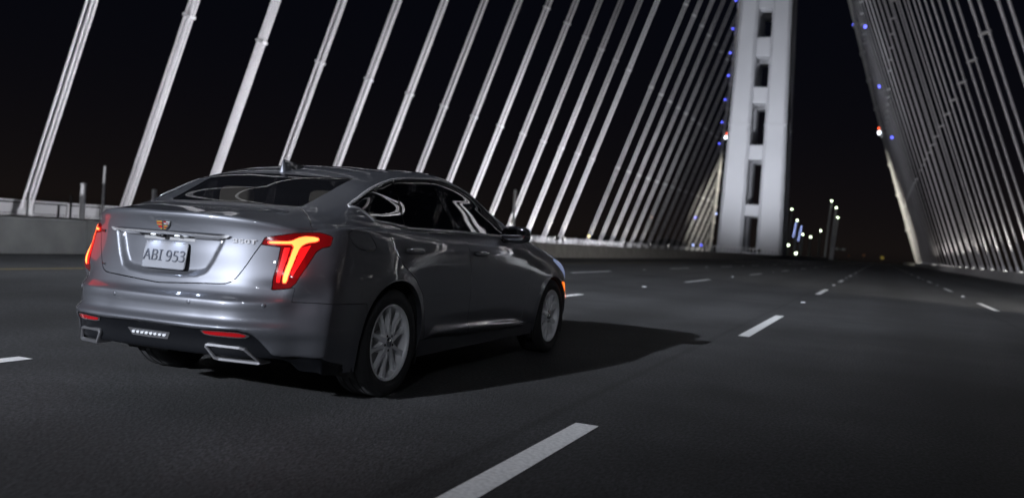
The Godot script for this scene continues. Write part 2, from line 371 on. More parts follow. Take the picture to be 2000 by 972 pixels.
func grid(g: Dictionary, L: PackedFloat32Array, A: PackedFloat32Array, Bs: PackedFloat32Array, shaped: bool, flat_first: bool, flat_last: bool) -> Soup:
	var nx := A.size()
	var ny := Bs.size()
	var pos := []
	pos.resize(nx * ny)
	for i in nx:
		var col := []
		for row in g.rows:
			col.append(spline(g.K, row, A[i]))
		for j in ny:
			pos[j * nx + i] = spline(L, col, Bs[j])
	var nor := normals(pos, nx, ny, flat_first, flat_last)
	if shaped:
		for i in nx:
			for j in ny:
				pos[j * nx + i] += body_shape(Vector2(A[i], Bs[j]), pos[j * nx + i], nor[j * nx + i])
		nor = normals(pos, nx, ny, flat_first, flat_last)
	var s := Soup.new()
	for j in ny - 1:
		for i in nx - 1:
			for t in [[0, 0, 1, 0, 1, 1], [0, 0, 1, 1, 0, 1]]:
				for k in [0, 2, 4]:
					var ii: int = i + t[k]
					var jj: int = j + t[k + 1]
					s.p.append(pos[jj * nx + ii])
					s.n.append(nor[jj * nx + ii])
					s.q.append(Vector2(A[ii], Bs[jj]))
	return s

func normals(pos: Array, nx: int, ny: int, flat_first: bool, flat_last: bool) -> Array:
	var nor := []
	nor.resize(nx * ny)
	for j in ny:
		for i in nx:
			var du: Vector3 = pos[j * nx + mini(i + 1, nx - 1)] - pos[j * nx + maxi(i - 1, 0)]
			var dv: Vector3 = pos[mini(j + 1, ny - 1) * nx + i] - pos[maxi(j - 1, 0) * nx + i]
			var k := du.cross(dv)
			var at: Vector3 = pos[j * nx + i]
			if k.dot(at - Vector3(0, 0.55, clampf(at.z, -3.0, 0.35))) < 0.0:
				k = -k
			if (flat_first and i == 0) or (flat_last and i == nx - 1):
				k.x = 0.0
			nor[j * nx + i] = k.normalized()
	return nor

func span(stops: Array) -> PackedFloat32Array:
	# [from, step, until, step, until ...]
	var r := PackedFloat32Array([stops[0]])
	for i in range(1, stops.size(), 2):
		var a := r[r.size() - 1]
		var b: float = stops[i + 1]
		var k := maxi(1, roundi(absf(b - a) / stops[i]))
		for j in range(1, k + 1):
			r.append(lerpf(a, b, float(j) / k))
	return r

func poly(flat: Array) -> PackedVector2Array:
	var r := PackedVector2Array()
	for i in range(0, flat.size(), 2):
		r.append(Vector2(flat[i], flat[i + 1]))
	return r

func rounded(v: PackedVector2Array, times := 2, keep := 0.25) -> PackedVector2Array:
	# corner cutting
	for t in times:
		var r := PackedVector2Array()
		for i in v.size():
			var a := v[i]
			var b := v[(i + 1) % v.size()]
			r.append(a.lerp(b, keep))
			r.append(a.lerp(b, 1.0 - keep))
		v = r
	return v

func ring(c: Vector2, r: float, n := 56) -> PackedVector2Array:
	var v := PackedVector2Array()
	for i in n:
		v.append(c + Vector2(cos(TAU * i / n), sin(TAU * i / n)) * r)
	return v

func sd(p: Vector2, v: PackedVector2Array) -> float:
	var d := p.distance_squared_to(v[0])
	var s := 1.0
	var j := v.size() - 1
	for i in v.size():
		var e := v[j] - v[i]
		var w := p - v[i]
		var b := w - e * clampf(w.dot(e) / e.dot(e), 0.0, 1.0)
		d = minf(d, b.dot(b))
		var c1 := p.y >= v[i].y
		var c2 := p.y < v[j].y
		var c3 := e.x * w.y > e.y * w.x
		if (c1 and c2 and c3) or not (c1 or c2 or c3):
			s = -s
		j = i
	return s * sqrt(d)

func clip_into(to: Soup, p: Array, n: Array, q: Array, f: Array, lip: float) -> void:
	# keeps the side of a triangle where f < 0 and hangs a flange of depth lip on the cut
	var kp := []
	var kn := []
	var kq := []
	var cut_p := []
	var cut_n := []
	for i in 3:
		var j := (i + 1) % 3
		if f[i] < 0.0:
			kp.append(p[i]); kn.append(n[i]); kq.append(q[i])
		if (f[i] < 0.0) != (f[j] < 0.0):
			var t: float = f[i] / (f[i] - f[j])
			var a: Vector3 = p[i].lerp(p[j], t)
			var b: Vector3 = n[i].lerp(n[j], t).normalized()
			kp.append(a); kn.append(b); kq.append(q[i].lerp(q[j], t))
			cut_p.append(a); cut_n.append(b)
	for i in range(1, kp.size() - 1):
		for k in [0, i, i + 1]:
			to.p.append(kp[k]); to.n.append(kn[k]); to.q.append(kq[k])
	if lip > 0.0 and cut_p.size() == 2:
		var a: Vector3 = cut_p[0]
		var b: Vector3 = cut_p[1]
		var m := Vector3.ZERO
		for v in kp:
			m += v
		m /= kp.size()
		var o: Vector3 = (b - a).cross(cut_n[0])
		if o.length_squared() < 1e-16:
			return
		o = o.normalized()
		if o.dot((a + b) * 0.5 - m) < 0.0:
			o = -o
		var a2: Vector3 = a - cut_n[0] * lip
		var b2: Vector3 = b - cut_n[1] * lip
		for v in [a, b, b2, a, b2, a2]:
			to.p.append(v); to.n.append(o); to.q.append(Vector2(99, 99))

func cut(m: Soup, v: PackedVector2Array, gap := 0.002, lip := 0.012) -> Array:
	var inside := Soup.new()
	var outside := Soup.new()
	var lo := v[0]
	var hi := v[0]
	for k in v:
		lo = lo.min(k)
		hi = hi.max(k)
	lo -= Vector2.ONE * 0.02
	hi += Vector2.ONE * 0.02
	for i in range(0, m.p.size(), 3):
		var a := m.q[i]
		var b := m.q[i + 1]
		var c := m.q[i + 2]
		if maxf(a.x, maxf(b.x, c.x)) < lo.x or minf(a.x, minf(b.x, c.x)) > hi.x or maxf(a.y, maxf(b.y, c.y)) < lo.y or minf(a.y, minf(b.y, c.y)) > hi.y:
			for k in 3:
				outside.p.append(m.p[i + k]); outside.n.append(m.n[i + k]); outside.q.append(m.q[i + k])
			continue
		var fa := sd(a, v)
		var fb := sd(b, v)
		var fc := sd(c, v)
		var most := maxf(fa, maxf(fb, fc))
		var least := minf(fa, minf(fb, fc))
		if most < -gap:
			for k in 3:
				inside.p.append(m.p[i + k]); inside.n.append(m.n[i + k]); inside.q.append(m.q[i + k])
			continue
		if least > gap:
			for k in 3:
				outside.p.append(m.p[i + k]); outside.n.append(m.n[i + k]); outside.q.append(m.q[i + k])
			continue
		var p := [m.p[i], m.p[i + 1], m.p[i + 2]]
		var n := [m.n[i], m.n[i + 1], m.n[i + 2]]
		var q := [a, b, c]
		if least < -gap:
			clip_into(inside, p, n, q, [fa + gap, fb + gap, fc + gap], lip)
		if most > gap:
			clip_into(outside, p, n, q, [gap - fa, gap - fb, gap - fc], lip)
	return [inside, outside]

func finer(m: Soup) -> Soup:
	var r := Soup.new()
	for i in range(0, m.p.size(), 3):
		var p := [m.p[i], m.p[i + 1], m.p[i + 2]]
		var n := [m.n[i], m.n[i + 1], m.n[i + 2]]
		var q := [m.q[i], m.q[i + 1], m.q[i + 2]]
		for k in 3:
			p.append((p[k] + p[(k + 1) % 3]) * 0.5)
			n.append((n[k] + n[(k + 1) % 3]).normalized())
			q.append((q[k] + q[(k + 1) % 3]) * 0.5)
		for k in [0, 3, 5, 3, 1, 4, 5, 4, 2, 3, 4, 5]:
			r.p.append(p[k]); r.n.append(n[k]); r.q.append(q[k])
	return r

func lifted(m: Soup, by: float) -> Soup:
	var r := Soup.new()
	r.n = m.n.duplicate()
	r.q = m.q.duplicate()
	r.p = m.p.duplicate()
	for i in r.p.size():
		if r.q[i].x < 90.0:
			r.p[i] += r.n[i] * by
	return r

func flipped(m: Soup) -> Soup:
	var r := Soup.new()
	r.q = m.q
	for i in m.p.size():
		r.p.append(m.p[i] * Vector3(-1, 1, 1))
		r.n.append(m.n[i] * Vector3(-1, 1, 1))
	return r

func joined(list: Array) -> ArrayMesh:
	var p := PackedVector3Array()
	var n := PackedVector3Array()
	for m in list:
		p.append_array(m.p)
		n.append_array(m.n)
	var idx := PackedInt32Array()
	idx.resize(p.size())
	for i in p.size():
		idx[i] = i
	return packed(p, n, idx)

func band(pts: PackedVector3Array, nrm: PackedVector3Array, half: float, high: float, closed := false) -> ArrayMesh:
	# a rounded strip laid along a line on a surface
	var prof := [[-1.0, -0.4], [-1.0, 0.35], [-0.6, 0.85], [0.0, 1.0], [0.6, 0.85], [1.0, 0.35], [1.0, -0.4]]
	var pn := [[-1.0, 0.0], [-1.0, 0.3], [-0.5, 1.0], [0.0, 1.0], [0.5, 1.0], [1.0, 0.3], [1.0, 0.0]]
	var p := PackedVector3Array()
	var n := PackedVector3Array()
	var idx := PackedInt32Array()
	var m := pts.size()
	for i in m:
		var d := (pts[(i + 1) % m if closed else mini(i + 1, m - 1)] - pts[(i - 1 + m) % m if closed else maxi(i - 1, 0)]).normalized()
		var s := d.cross(nrm[i]).normalized()
		for k in 7:
			p.append(pts[i] + s * (prof[k][0] * half) + nrm[i] * (prof[k][1] * high))
			n.append((s * pn[k][0] + nrm[i] * pn[k][1]).normalized())
	for i in (m if closed else m - 1):
		for k in 6:
			var a := i * 7 + k
			var b := ((i + 1) % m) * 7 + k
			idx.append_array(PackedInt32Array([a, a + 1, b, a + 1, b + 1, b]))
	return packed(p, n, idx)

# ------------------------------------------------------------------ the car

var RECESS := poly([-0.6, 0.700, 0.12, 0.702, 0.245, 0.714, 0.30, 0.735, 0.34, 0.80, 0.39, 0.92, 0.405, 0.944, 0.47, 1.2, -0.6, 1.2])
var SKIRT := poly([2.36, 0.335, 2.45, 0.400, 2.88, 0.395, 3.95, 0.362, 4.22, 0.300, 4.05, 0.280, 2.9, 0.300])
var DIFFUSER := poly([-0.1, 0.456, 0.01, 0.455, 0.33, 0.447, 0.48, 0.453, 0.585, 0.455, 0.644, 0.437, 0.684, 0.382, 0.728, 0.332, 0.783, 0.320, 0.921, 0.312, 1.076, 0.304, 1.262, 0.272, 1.36, 0.25, 1.44, 0.1, -0.1, 0.1])

func body_shape(q: Vector2, _at: Vector3, nr: Vector3) -> Vector3:
	var o := Vector3.ZERO
	if q.x < 0.5 and q.y > 0.66 and q.y < 0.96:
		var k := smoothstep(0.0, 0.042, -sd(q, RECESS))
		k *= 1.0 - smoothstep(0.936, 0.946, q.y)
		o.z -= 0.036 * k
	if q.x > 1.3 and q.x < 5.4 and q.y < 0.9:
		for a in [Vector3(1.84, 0.34, 0.39), Vector3(4.787, 0.358, 0.40)]:
			var r: float = Vector2(q.x - a.x, q.y - a.y).length() - a.z
			if r < 0.15:
				o += nr * 0.010 * exp(-pow(r / 0.035, 2.0))
	if q.x > 2.3 and q.x < 4.3 and q.y < 0.42:
		o += nr * 0.024 * smoothstep(-0.004, 0.030, -sd(q, SKIRT))
	if q.x < 1.45 and q.y < 0.46:
		o -= nr * 0.014 * smoothstep(-0.004, 0.010, -sd(q, DIFFUSER))
	return o

func sided(m: Soup, side: int) -> ArrayMesh:
	return joined([flipped(m) if side else m])

func superblob(size: Vector3, e := 0.6, rings := 14, segs := 22) -> ArrayMesh:
	# a rounded block: superellipsoid
	var p := PackedVector3Array()
	var n := PackedVector3Array()
	var idx := PackedInt32Array()
	var h := size * 0.5
	for i in rings + 1:
		var a := -PI / 2 + PI * i / rings
		for j in segs + 1:
			var b := TAU * j / segs
			var ca := signf(cos(a)) * pow(absf(cos(a)), e)
			var sa := signf(sin(a)) * pow(absf(sin(a)), e)
			var cb := signf(cos(b)) * pow(absf(cos(b)), e)
			var sb := signf(sin(b)) * pow(absf(sin(b)), e)
			p.append(Vector3(h.x * ca * cb, h.y * sa, h.z * ca * sb))
			var k := 2.0 - e
			n.append(Vector3(signf(cos(a) * cos(b)) * pow(absf(cos(a) * cos(b)), k) / h.x, signf(sin(a)) * pow(absf(sin(a)), k) / h.y, signf(cos(a) * sin(b)) * pow(absf(cos(a) * sin(b)), k) / h.z).normalized())
	for i in rings:
		for j in segs:
			var a := i * (segs + 1) + j
			var b := a + segs + 1
			idx.append_array(PackedInt32Array([a, a + 1, b, a + 1, b + 1, b]))
	return packed(p, n, idx)

func surf_line(g: Dictionary, L: PackedFloat32Array, line: PackedVector2Array, lift := 0.0) -> Array:
	var pts := PackedVector3Array()
	var nr := PackedVector3Array()
	for v in line:
		var at := eval_at(g, L, v.x, v.y)
		var k := (eval_at(g, L, v.x + 0.004, v.y) - eval_at(g, L, v.x - 0.004, v.y)).cross(eval_at(g, L, v.x, v.y + 0.004) - eval_at(g, L, v.x, v.y - 0.004)).normalized()
		if k.dot(at - Vector3(0, 0.55, clampf(at.z, -3.0, 0.35))) < 0.0:
			k = -k
		pts.append(at + k * lift)
		nr.append(k)
	return [pts, nr]

func dense(v: PackedVector2Array, step: float, closed: bool) -> PackedVector2Array:
	var r := PackedVector2Array()
	for i in (v.size() if closed else v.size() - 1):
		var a := v[i]
		var b := v[(i + 1) % v.size()]
		var k := maxi(1, roundi(a.distance_to(b) / step))
		for j in k:
			r.append(a.lerp(b, float(j) / k))
	if not closed:
		r.append(v[v.size() - 1])
	return r

func mirrored_line(a: Array) -> Array:
	var p := PackedVector3Array()
	var n := PackedVector3Array()
	for v in a[0]:
		p.append(v * Vector3(-1, 1, 1))
	for v in a[1]:
		n.append(v * Vector3(-1, 1, 1))
	return [p, n]

func build_wheel(parent: Node3D, at: Vector3, right: bool, spin: float) -> void:
	var w := holder("wheel", parent, at)
	w.rotation = Vector3(spin, 0.0, 0.0) if right else Vector3(spin, PI, 0.0)
	var tp := [Vector2(-0.10, 0.232), Vector2(-0.118, 0.258), Vector2(-0.1225, 0.285), Vector2(-0.116, 0.313), Vector2(-0.102, 0.331), Vector2(-0.08, 0.3385)]
	for gx in [-0.048, 0.0, 0.048]:
		tp.append_array([Vector2(gx - 0.005, 0.3395), Vector2(gx - 0.005, 0.3395), Vector2(gx - 0.004, 0.331), Vector2(gx - 0.004, 0.331), Vector2(gx + 0.004, 0.331), Vector2(gx + 0.004, 0.331), Vector2(gx + 0.005, 0.3395), Vector2(gx + 0.005, 0.3395)])
	tp.append_array([Vector2(0.08, 0.3385), Vector2(0.102, 0.331), Vector2(0.112, 0.320), Vector2(0.1165, 0.3125), Vector2(0.119, 0.3105), Vector2(0.1225, 0.285), Vector2(0.120, 0.262), Vector2(0.117, 0.2595), Vector2(0.117, 0.256), Vector2(0.10, 0.232)])
	part("tyre", lathe(tp, 72), mats.rubber, w)
	part("rim", lathe([Vector2(0.085, 0.2395), Vector2(0.106, 0.2405), Vector2(0.113, 0.2375), Vector2(0.113, 0.233), Vector2(0.106, 0.2275), Vector2(0.100, 0.2225), Vector2(0.092, 0.2205), Vector2(0.03, 0.213), Vector2(-0.09, 0.205)], 72), mats.alloy, w)
	var outline := poly([0.03, -0.019, 0.075, -0.0135, 0.14, -0.0115, 0.19, -0.014, 0.2235, -0.0235, 0.2235, 0.0235, 0.19, 0.014, 0.14, 0.0115, 0.075, 0.0135, 0.03, 0.019])
	var sm := prism(outline, 0.030, 0.004)
	for k in 10:
		var a := TAU * (k / 2) / 5.0 + (0.27 if k % 2 else -0.27)
		var s := part("spoke", sm, mats.alloy, w)
		var radial := Vector3(-0.06, cos(a), sin(a)).normalized()
		var tangent := Vector3(0, -sin(a), cos(a))
		s.basis = Basis(radial, tangent, radial.cross(tangent).normalized())
		s.position = Vector3(0.087, 0, 0)
	var hub := part("hub", lathe([Vector2(0.02, 0.070), Vector2(0.086, 0.067), Vector2(0.096, 0.060), Vector2(0.098, 0.034), Vector2(0.098, 0.034), Vector2(0.092, 0.033), Vector2(0.092, 0.033)], 40), mats.alloy, w)
	hub.name = "hub"
	part("hub_cap", lathe([Vector2(0.090, 0.033), Vector2(0.102, 0.032), Vector2(0.105, 0.027), Vector2(0.106, 0.001)], 32), mats.chrome, w)
	for k in 5:
		var a := TAU * k / 5.0 + 0.3
		part("lug_nut", lathe([Vector2(0.085, 0.009), Vector2(0.1, 0.009), Vector2(0.103, 0.006), Vector2(0.103, 0.0005)], 8), mats.black_trim, w, Vector3(0, cos(a) * 0.048, sin(a) * 0.048))
	part("brake_disc", lathe([Vector2(-0.012, 0.08), Vector2(-0.012, 0.165), Vector2(-0.012, 0.165), Vector2(0.012, 0.165), Vector2(0.012, 0.165), Vector2(0.012, 0.06)], 48), mats.steel, w)
	part("brake_caliper", superblob(Vector3(0.07, 0.07, 0.17), 0.5), mats.black_trim, w, Vector3(0.0, 0.03, 0.15))

func build_seat(car: Node3D, at: Vector3, wide: float) -> void:
	var s := holder("seat", car, at)
	part("cushion", superblob(Vector3(wide, 0.20, 0.52), 0.45), mats.seat_fabric, s, Vector3(0, 0.0, 0))
	part("backrest", superblob(Vector3(wide, 0.62, 0.16), 0.45), mats.seat_fabric, s, Vector3(0, 0.33, 0.27), Vector3(0.28, 0, 0))
	var rows := [0.0] if wide < 0.8 else [-0.36, 0.36]
	for x in rows:
		part("headrest", superblob(Vector3(0.25, 0.16, 0.10), 0.5), mats.seat_fabric, s, Vector3(x, 0.665 if wide > 0.8 else 0.70, 0.40))

func build_car() -> void:
	var paint := mats.paint as StandardMaterial3D
	var car := thing("sedan", "metallic grey four door sedan driving ahead with its red tail lamps lit", "car")
	var gs := rows_of(S_FLAT, S_U.size(), S_U, true, true)
	var gt := rows_of(T_FLAT, T_A.size(), T_A, false, true)
	var S := grid(gs, S_V, span([0.0, 0.012, 1.3, 0.016, 2.3, 0.022, 5.2, 0.04, 6.34]), span([0.2, 0.0108, 1.045]), true, true, true)
	var T := grid(gt, T_B, span([0.0, 0.0145, T_A[T_A.size() - 1]]), span([T_B[0], 0.015, 0.3, 0.022, 2.6, 0.04, T_B[T_B.size() - 1]]), false, false, true)
	# wheel arches
	var ra := cut(S, ring(Vector2(1.84, 0.34), 0.39), 0.0, 0.035)
	var front_arch := PackedVector2Array()
	for v in ring(Vector2.ZERO, 1.0):
		front_arch.append(Vector2(4.787 + v.x * 0.385, 0.356 + v.y * 0.428))
	var fa := cut(ra[1], front_arch, 0.0, 0.035)
	var rest: Soup = fa[1]
	# tail lamp
	var k := cut(rest, poly(Array(LAMP_LINE)), 0.0025, 0.02)
	var lamp: Soup = finer(k[0])
	rest = k[1]
	# boot lid
	var lid_line := poly([-0.1, LID_LINE[1]] + Array(LID_LINE) + [0.70, 0.95, 0.88, 0.96, 0.895, 1.2, -0.1, 1.2])
	k = cut(rest, lid_line, 0.003, 0.02)
	var lid: Soup = k[0]
	rest = k[1]
	k = cut(rest, DIFFUSER, 0.0, 0.012)
	var diffuser: Soup = k[0]
	rest = k[1]
	k = cut(rest, poly([-0.1, 0.05, -0.1, 0.97, 0.64, 0.96, 0.75, 0.85, 0.76, 0.70, 0.846, 0.69, 0.829, 0.614, 0.983, 0.612, 1.25, 0.606, 1.50, 0.60, 1.5, 0.05]), 0.0018)
	var bumper: Soup = k[0]
	rest = k[1]
	k = cut(rest, poly([2.10, 0.15, 2.10, 0.300, 2.3, 0.318, 4.25, 0.318, 4.5, 0.300, 4.5, 0.15]), 0.0018)
	var sill: Soup = k[0]
	rest = k[1]
	k = cut(rest, poly([1.755, 1.2, 1.755, 1.02, 1.762, 0.985, 1.80, 0.90, 1.90, 0.82, 2.06, 0.735, 2.19, 0.63, 2.262, 0.50, 2.29, 0.40, 2.33, 0.319, 3.00, 0.319, 2.965, 0.60, 2.925, 0.76, 2.86, 0.96, 2.845, 1.2]), 0.0022)
	var rear_door: Soup = k[0]
	rest = k[1]
	k = cut(rest, poly([2.845, 1.2, 2.86, 0.96, 2.925, 0.76, 2.965, 0.60, 3.00, 0.319, 4.06, 0.319, 4.12, 0.48, 4.15, 0.70, 4.13, 0.90, 4.04, 1.03, 4.03, 1.2]), 0.0022)
	var front_door: Soup = k[0]
	rest = k[1]
	# lamps and grille at the front
	k = cut(rest, poly([4.80, 0.955, 4.86, 0.99, 4.97, 0.992, 5.5, 0.96, 5.62, 0.86, 5.2, 0.82, 4.97, 0.895]), 0.002)
	var headlamp: Soup = k[0]
	rest = k[1]
	k = cut(rest, poly([5.005, 0.76, 5.085, 0.57, 5.17, 0.57, 5.10, 0.76]), 0.002)
	var marker: Soup = k[0]
	rest = k[1]
	k = cut(rest, poly([5.75, 0.34, 5.62, 0.80, 5.8, 0.95, 6.6, 0.95, 6.6, 0.34]), 0.002)
	var grille: Soup = k[0]
	rest = k[1]
	k = cut(rest, poly([3.5, 0.0, 3.5, 1.3, 6.6, 1.3, 6.6, 0.0]), 0.0)
	var fender: Soup = k[0]
	var quarter: Soup = k[1]
	k = cut(quarter, rounded(poly([1.232, 1.016, 1.304, 0.946, 1.413, 0.911, 1.585, 0.911, 1.576, 0.945, 1.514, 1.002, 1.48, 1.016]), 2), 0.0016, 0.008)
	var fuel: Soup = k[0]
	var quarter_right: Soup = k[1]

	# upper body
	var dlo := rounded(poly([0.012, -0.100, 0.232, -0.338, 0.262, -0.330, 0.284, -0.192, 0.306, -0.029, 0.337, 0.130, 0.360, 0.289, 0.374, 0.444, 0.385, 0.694, 0.387, 0.921, 0.384, 1.067, 0.378, 1.223, 0.368, 1.368, 0.358, 1.552, 0.344, 1.72, 0.318, 1.868, 0.20, 1.946, 0.08, 2.00, 0.012, 2.03]), 1, 0.2)
	k = cut(T, dlo, 0.0, 0.015)
	var side_glass: Soup = k[0]
	var up: Soup = k[1]
	k = cut(up, rounded(poly([0.452, -0.468, 0.679, -0.478, 1.3, -0.478, 1.3, -0.034, 0.80, -0.029, 0.618, 0.006, 0.502, 0.076, 0.472, -0.223]), 1, 0.08), 0.0015, 0.008)
	var rear_glass: Soup = k[0]
	up = k[1]
	k = cut(up, poly([-0.2, -1.3, -0.2, -0.99, 0.02, -0.955, 0.096, -0.885, 0.20, -0.785, 0.286, -0.702, 0.382, -0.581, 0.416, -0.523, 0.440, -0.487, 0.679, -0.490, 1.3, -0.490, 1.3, -1.3]), 0.0025, 0.015)
	var deck: Soup = k[0]
	up = k[1]
	k = cut(up, rounded(poly([0.45, 1.42, 0.74, 1.50, 1.3, 1.52, 1.3, 2.47, 0.74, 2.46, 0.44, 2.42, 0.40, 2.2, 0.41, 1.84]), 1, 0.12), 0.0015, 0.008)
	var windscreen: Soup = k[0]
	up = k[1]
	k = cut(up, poly([0.07, 2.68, 0.4, 2.60, 1.3, 2.58, 1.3, 3.95, 0.07, 3.95]), 0.002)
	var bonnet: Soup = k[0]
	up = k[1]
	k = cut(up, poly([-0.2, 2.5, 1.3, 2.5, 1.3, 4.0, -0.2, 4.0]), 0.0)
	var fender_top: Soup = k[0]
	var roof: Soup = k[1]

	part("boot_lid", joined([lid, flipped(lid), deck, flipped(deck)]), paint, car)
	part("rear_bumper", joined([bumper, flipped(bumper)]), paint, car)
	part("rear_diffuser", joined([diffuser, flipped(diffuser)]), mats.black_trim, car)
	part("roof", joined([roof, flipped(roof)]), paint, car)
	part("headliner", joined([lifted(roof, -0.022), flipped(lifted(roof, -0.022))]), mats.headliner, car)
	part("bonnet", joined([bonnet, flipped(bonnet)]), paint, car)
	part("grille", joined([grille, flipped(grille)]), mats.black_trim, car)
	part("rear_window", joined([rear_glass, flipped(rear_glass)]), mats.rear_glass, car)
	part("windscreen", joined([windscreen, flipped(windscreen)]), mats.rear_glass, car)
	part("fuel_door", joined([fuel]), paint, car)
	part("quarter_panel", joined([quarter_right]), paint, car)
	part("quarter_panel", joined([flipped(quarter)]), paint, car)
	var c_line := poly([-0.1, -0.8, -0.1, 0.237, 0.016, 0.253, 0.336, 0.315, 0.6, 0.37, 0.6, -0.8])
	var b_line := poly([-0.1, 0.95, 0.009, 1.005, 0.347, 0.865, 0.6, 0.76, 0.6, 0.85, 0.303, 0.955, 0.003, 1.12, -0.1, 1.16])
	var front_line := poly([-0.1, 1.05, 0.6, 0.80, 0.6, 2.4, -0.1, 2.4])
	k = cut(side_glass, c_line, 0.006, 0.004)
	var quarter_glass: Soup = k[0]
	k = cut(k[1], b_line, 0.002, 0.004)
	var pillar: Soup = k[0]
	k = cut(k[1], front_line, 0.0, 0.0)
	var front_glass: Soup = k[0]
	var door_glass: Soup = k[1]
	var rim_line := surf_line(gt, T_B, dense(dlo, 0.02, true), 0.0)
	for side in [0, 1]:
		var sx := -1.0 if side else 1.0
		part("front_fender", joined([flipped(fender), flipped(fender_top)] if side else [fender, fender_top]), paint, car)
		part("sill", sided(sill, side), paint, car)
		for d in [[rear_door, door_glass, 2.025, 0.917], [front_door, front_glass, 3.05, 0.902]]:
			var door := part("door", sided(d[0], side), paint, car)
			part("window", sided(lifted(d[1], -0.004), side), mats.dark_glass, door)
			var hp := surf_line(gs, S_V, PackedVector2Array([Vector2(d[2], d[3])]))
			var hat: Vector3 = hp[0][0] * Vector3(sx, 1, 1)
			part("handle", superblob(Vector3(0.042, 0.044, 0.225), 0.62), paint, door, hat + Vector3(sx * 0.014, 0, 0))
			part("handle_trim", superblob(Vector3(0.014, 0.010, 0.19), 0.5, 8, 12), mats.bright_trim, door, hat + Vector3(sx * 0.034, 0.010, 0))
		part("quarter_window", sided(lifted(quarter_glass, -0.004), side), mats.dark_glass, car)
		part("pillar_trim", sided(lifted(pillar, -0.001), side), mats.black_gloss, car)
		var rl := mirrored_line(rim_line) if side else rim_line
		part("window_surround", band(rl[0], rl[1], 0.0105, 0.006, true), mats.bright_trim, car)
		part("headlamp", sided(headlamp, side), mats.headlamp, car)
		part("side_marker", sided(lifted(marker, 0.006), side), mats.amber, car)
		# tail lamp: dark red body, lit red panes, glowing bar
		var tl := part("tail_lamp", sided(lamp, side), mats.lamp_red, car)
		var bar := rounded(poly(Array(BAR_LINE)), 1, 0.22)
		var lit := cut(lamp, bar, 0.0042, 0.006)
		part("light_bar", sided(lifted(lit[0], 0.004), side), mats.lamp_bar, tl)
		var edge := cut(lamp, bar, -0.0030, 0.004)
		part("bar_rim", sided(lifted(edge[0], 0.0022), side), mats.lamp_lit, tl)
		for pane in [poly(Array(PANE_IN)), poly(Array(PANE_OUT))]:
			var pl := cut(lamp, pane, 0.001, 0.004)
			part("lit_pane", sided(lifted(pl[0], 0.0012), side), mats.lamp_pane, tl)
		var glow_light := OmniLight3D.new()
		glow_light.name = "tail_lamp_light"
		glow_light.light_color = Color(1.0, 0.10, 0.06)
		glow_light.light_energy = TAIL_LIGHT
		glow_light.light_size = 0.12
		glow_light.omni_range = 20.0
		glow_light.omni_attenuation = 2.0
		glow_light.shadow_enabled = true
		car.add_child(glow_light, true)
		glow_light.position = Vector3(sx * 0.85, 0.87, 0.88)
		# bumper reflector in a bright frame
		var bm := finer(diffuser)
		var refl := rounded(poly([0.366, 0.439, 0.50, 0.443, 0.585, 0.438, 0.622, 0.426, 0.598, 0.414, 0.385, 0.417]), 1, 0.15)
		var fr := cut(bm, rounded(poly([0.352, 0.444, 0.50, 0.448, 0.59, 0.443, 0.638, 0.425, 0.604, 0.407, 0.378, 0.410]), 1, 0.15), 0.0, 0.008)
		var frame := part("reflector_frame", sided(lifted(fr[0], 0.004), side), mats.satin, car)
		part("reflector", sided(lifted(cut(bm, refl, 0.0, 0.006)[0], 0.0065), side), mats.reflector, frame)
		# exhaust outlet
		var oc := [Vector3(0.376, 0.366, 1.066), Vector3(0.392, 0.372, 1.064), Vector3(0.560, 0.366, 1.012), Vector3(0.586, 0.358, 1.002), Vector3(0.650, 0.279, 0.945), Vector3(0.636, 0.272, 0.950), Vector3(0.440, 0.282, 1.030), Vector3(0.418, 0.288, 1.042), Vector3(0.372, 0.350, 1.066)]
		exhaust(car, oc, sx)
		for sn in [[0.263, 0.585], [0.672, 0.592]]:
			var sp := surf_line(gs, S_V, PackedVector2Array([Vector2(sn[0], sn[1])]))
			var sensor := part("parking_sensor", lathe([Vector2(-0.004, 0.0115), Vector2(0.0015, 0.0115), Vector2(0.003, 0.009), Vector2(0.003, 0.0005)], 20), paint, car, sp[0][0] * Vector3(sx, 1, 1))
			var sn3: Vector3 = sp[1][0] * Vector3(sx, 1, 1)
			var up3 := sn3.cross(Vector3.UP).normalized()
			sensor.basis = Basis(sn3, up3.cross(sn3) * -1.0, up3).orthonormalized()
		# mirror
		var mirror := part("door_mirror", superblob(Vector3(0.235, 0.135, 0.12), 0.62), mats.black_gloss, car, Vector3(sx * 1.0, 1.062, -1.74))
		part("mirror_stalk", superblob(Vector3(0.16, 0.035, 0.07), 0.7), mats.black_gloss, mirror, Vector3(sx * -0.13, -0.055, -0.01))
		part("mirror_glass", superblob(Vector3(0.19, 0.10, 0.008), 0.6), mats.mirror_glass, mirror, Vector3(0, 0.004, 0.058))
		# wheel housings
		for z in [0.0, -2.947]:
			part("wheel_arch_liner", lathe([Vector2(0.50, 0.02), Vector2(0.50, 0.415), Vector2(0.50, 0.415), Vector2(0.885, 0.415)], 32, -2.0, 2.0), mats.underbody, car, Vector3(0, 0.335, z)).scale = Vector3(sx, 1, 1)
			build_wheel(car, Vector3(sx * 0.797, 0.3395, z), sx > 0, 0.25 + z * 0.4)

	# reversing lamp strip in the diffuser
	var strip := finer(diffuser)
	var sf := cut(strip, poly([-0.05, 0.404, 0.150, 0.404, 0.125, 0.368, -0.05, 0.366]), 0.0, 0.008)[0] as Soup
	var rev := part("reversing_lamp", joined([lifted(sf, 0.004), flipped(lifted(sf, 0.004))]), mats.satin, car)
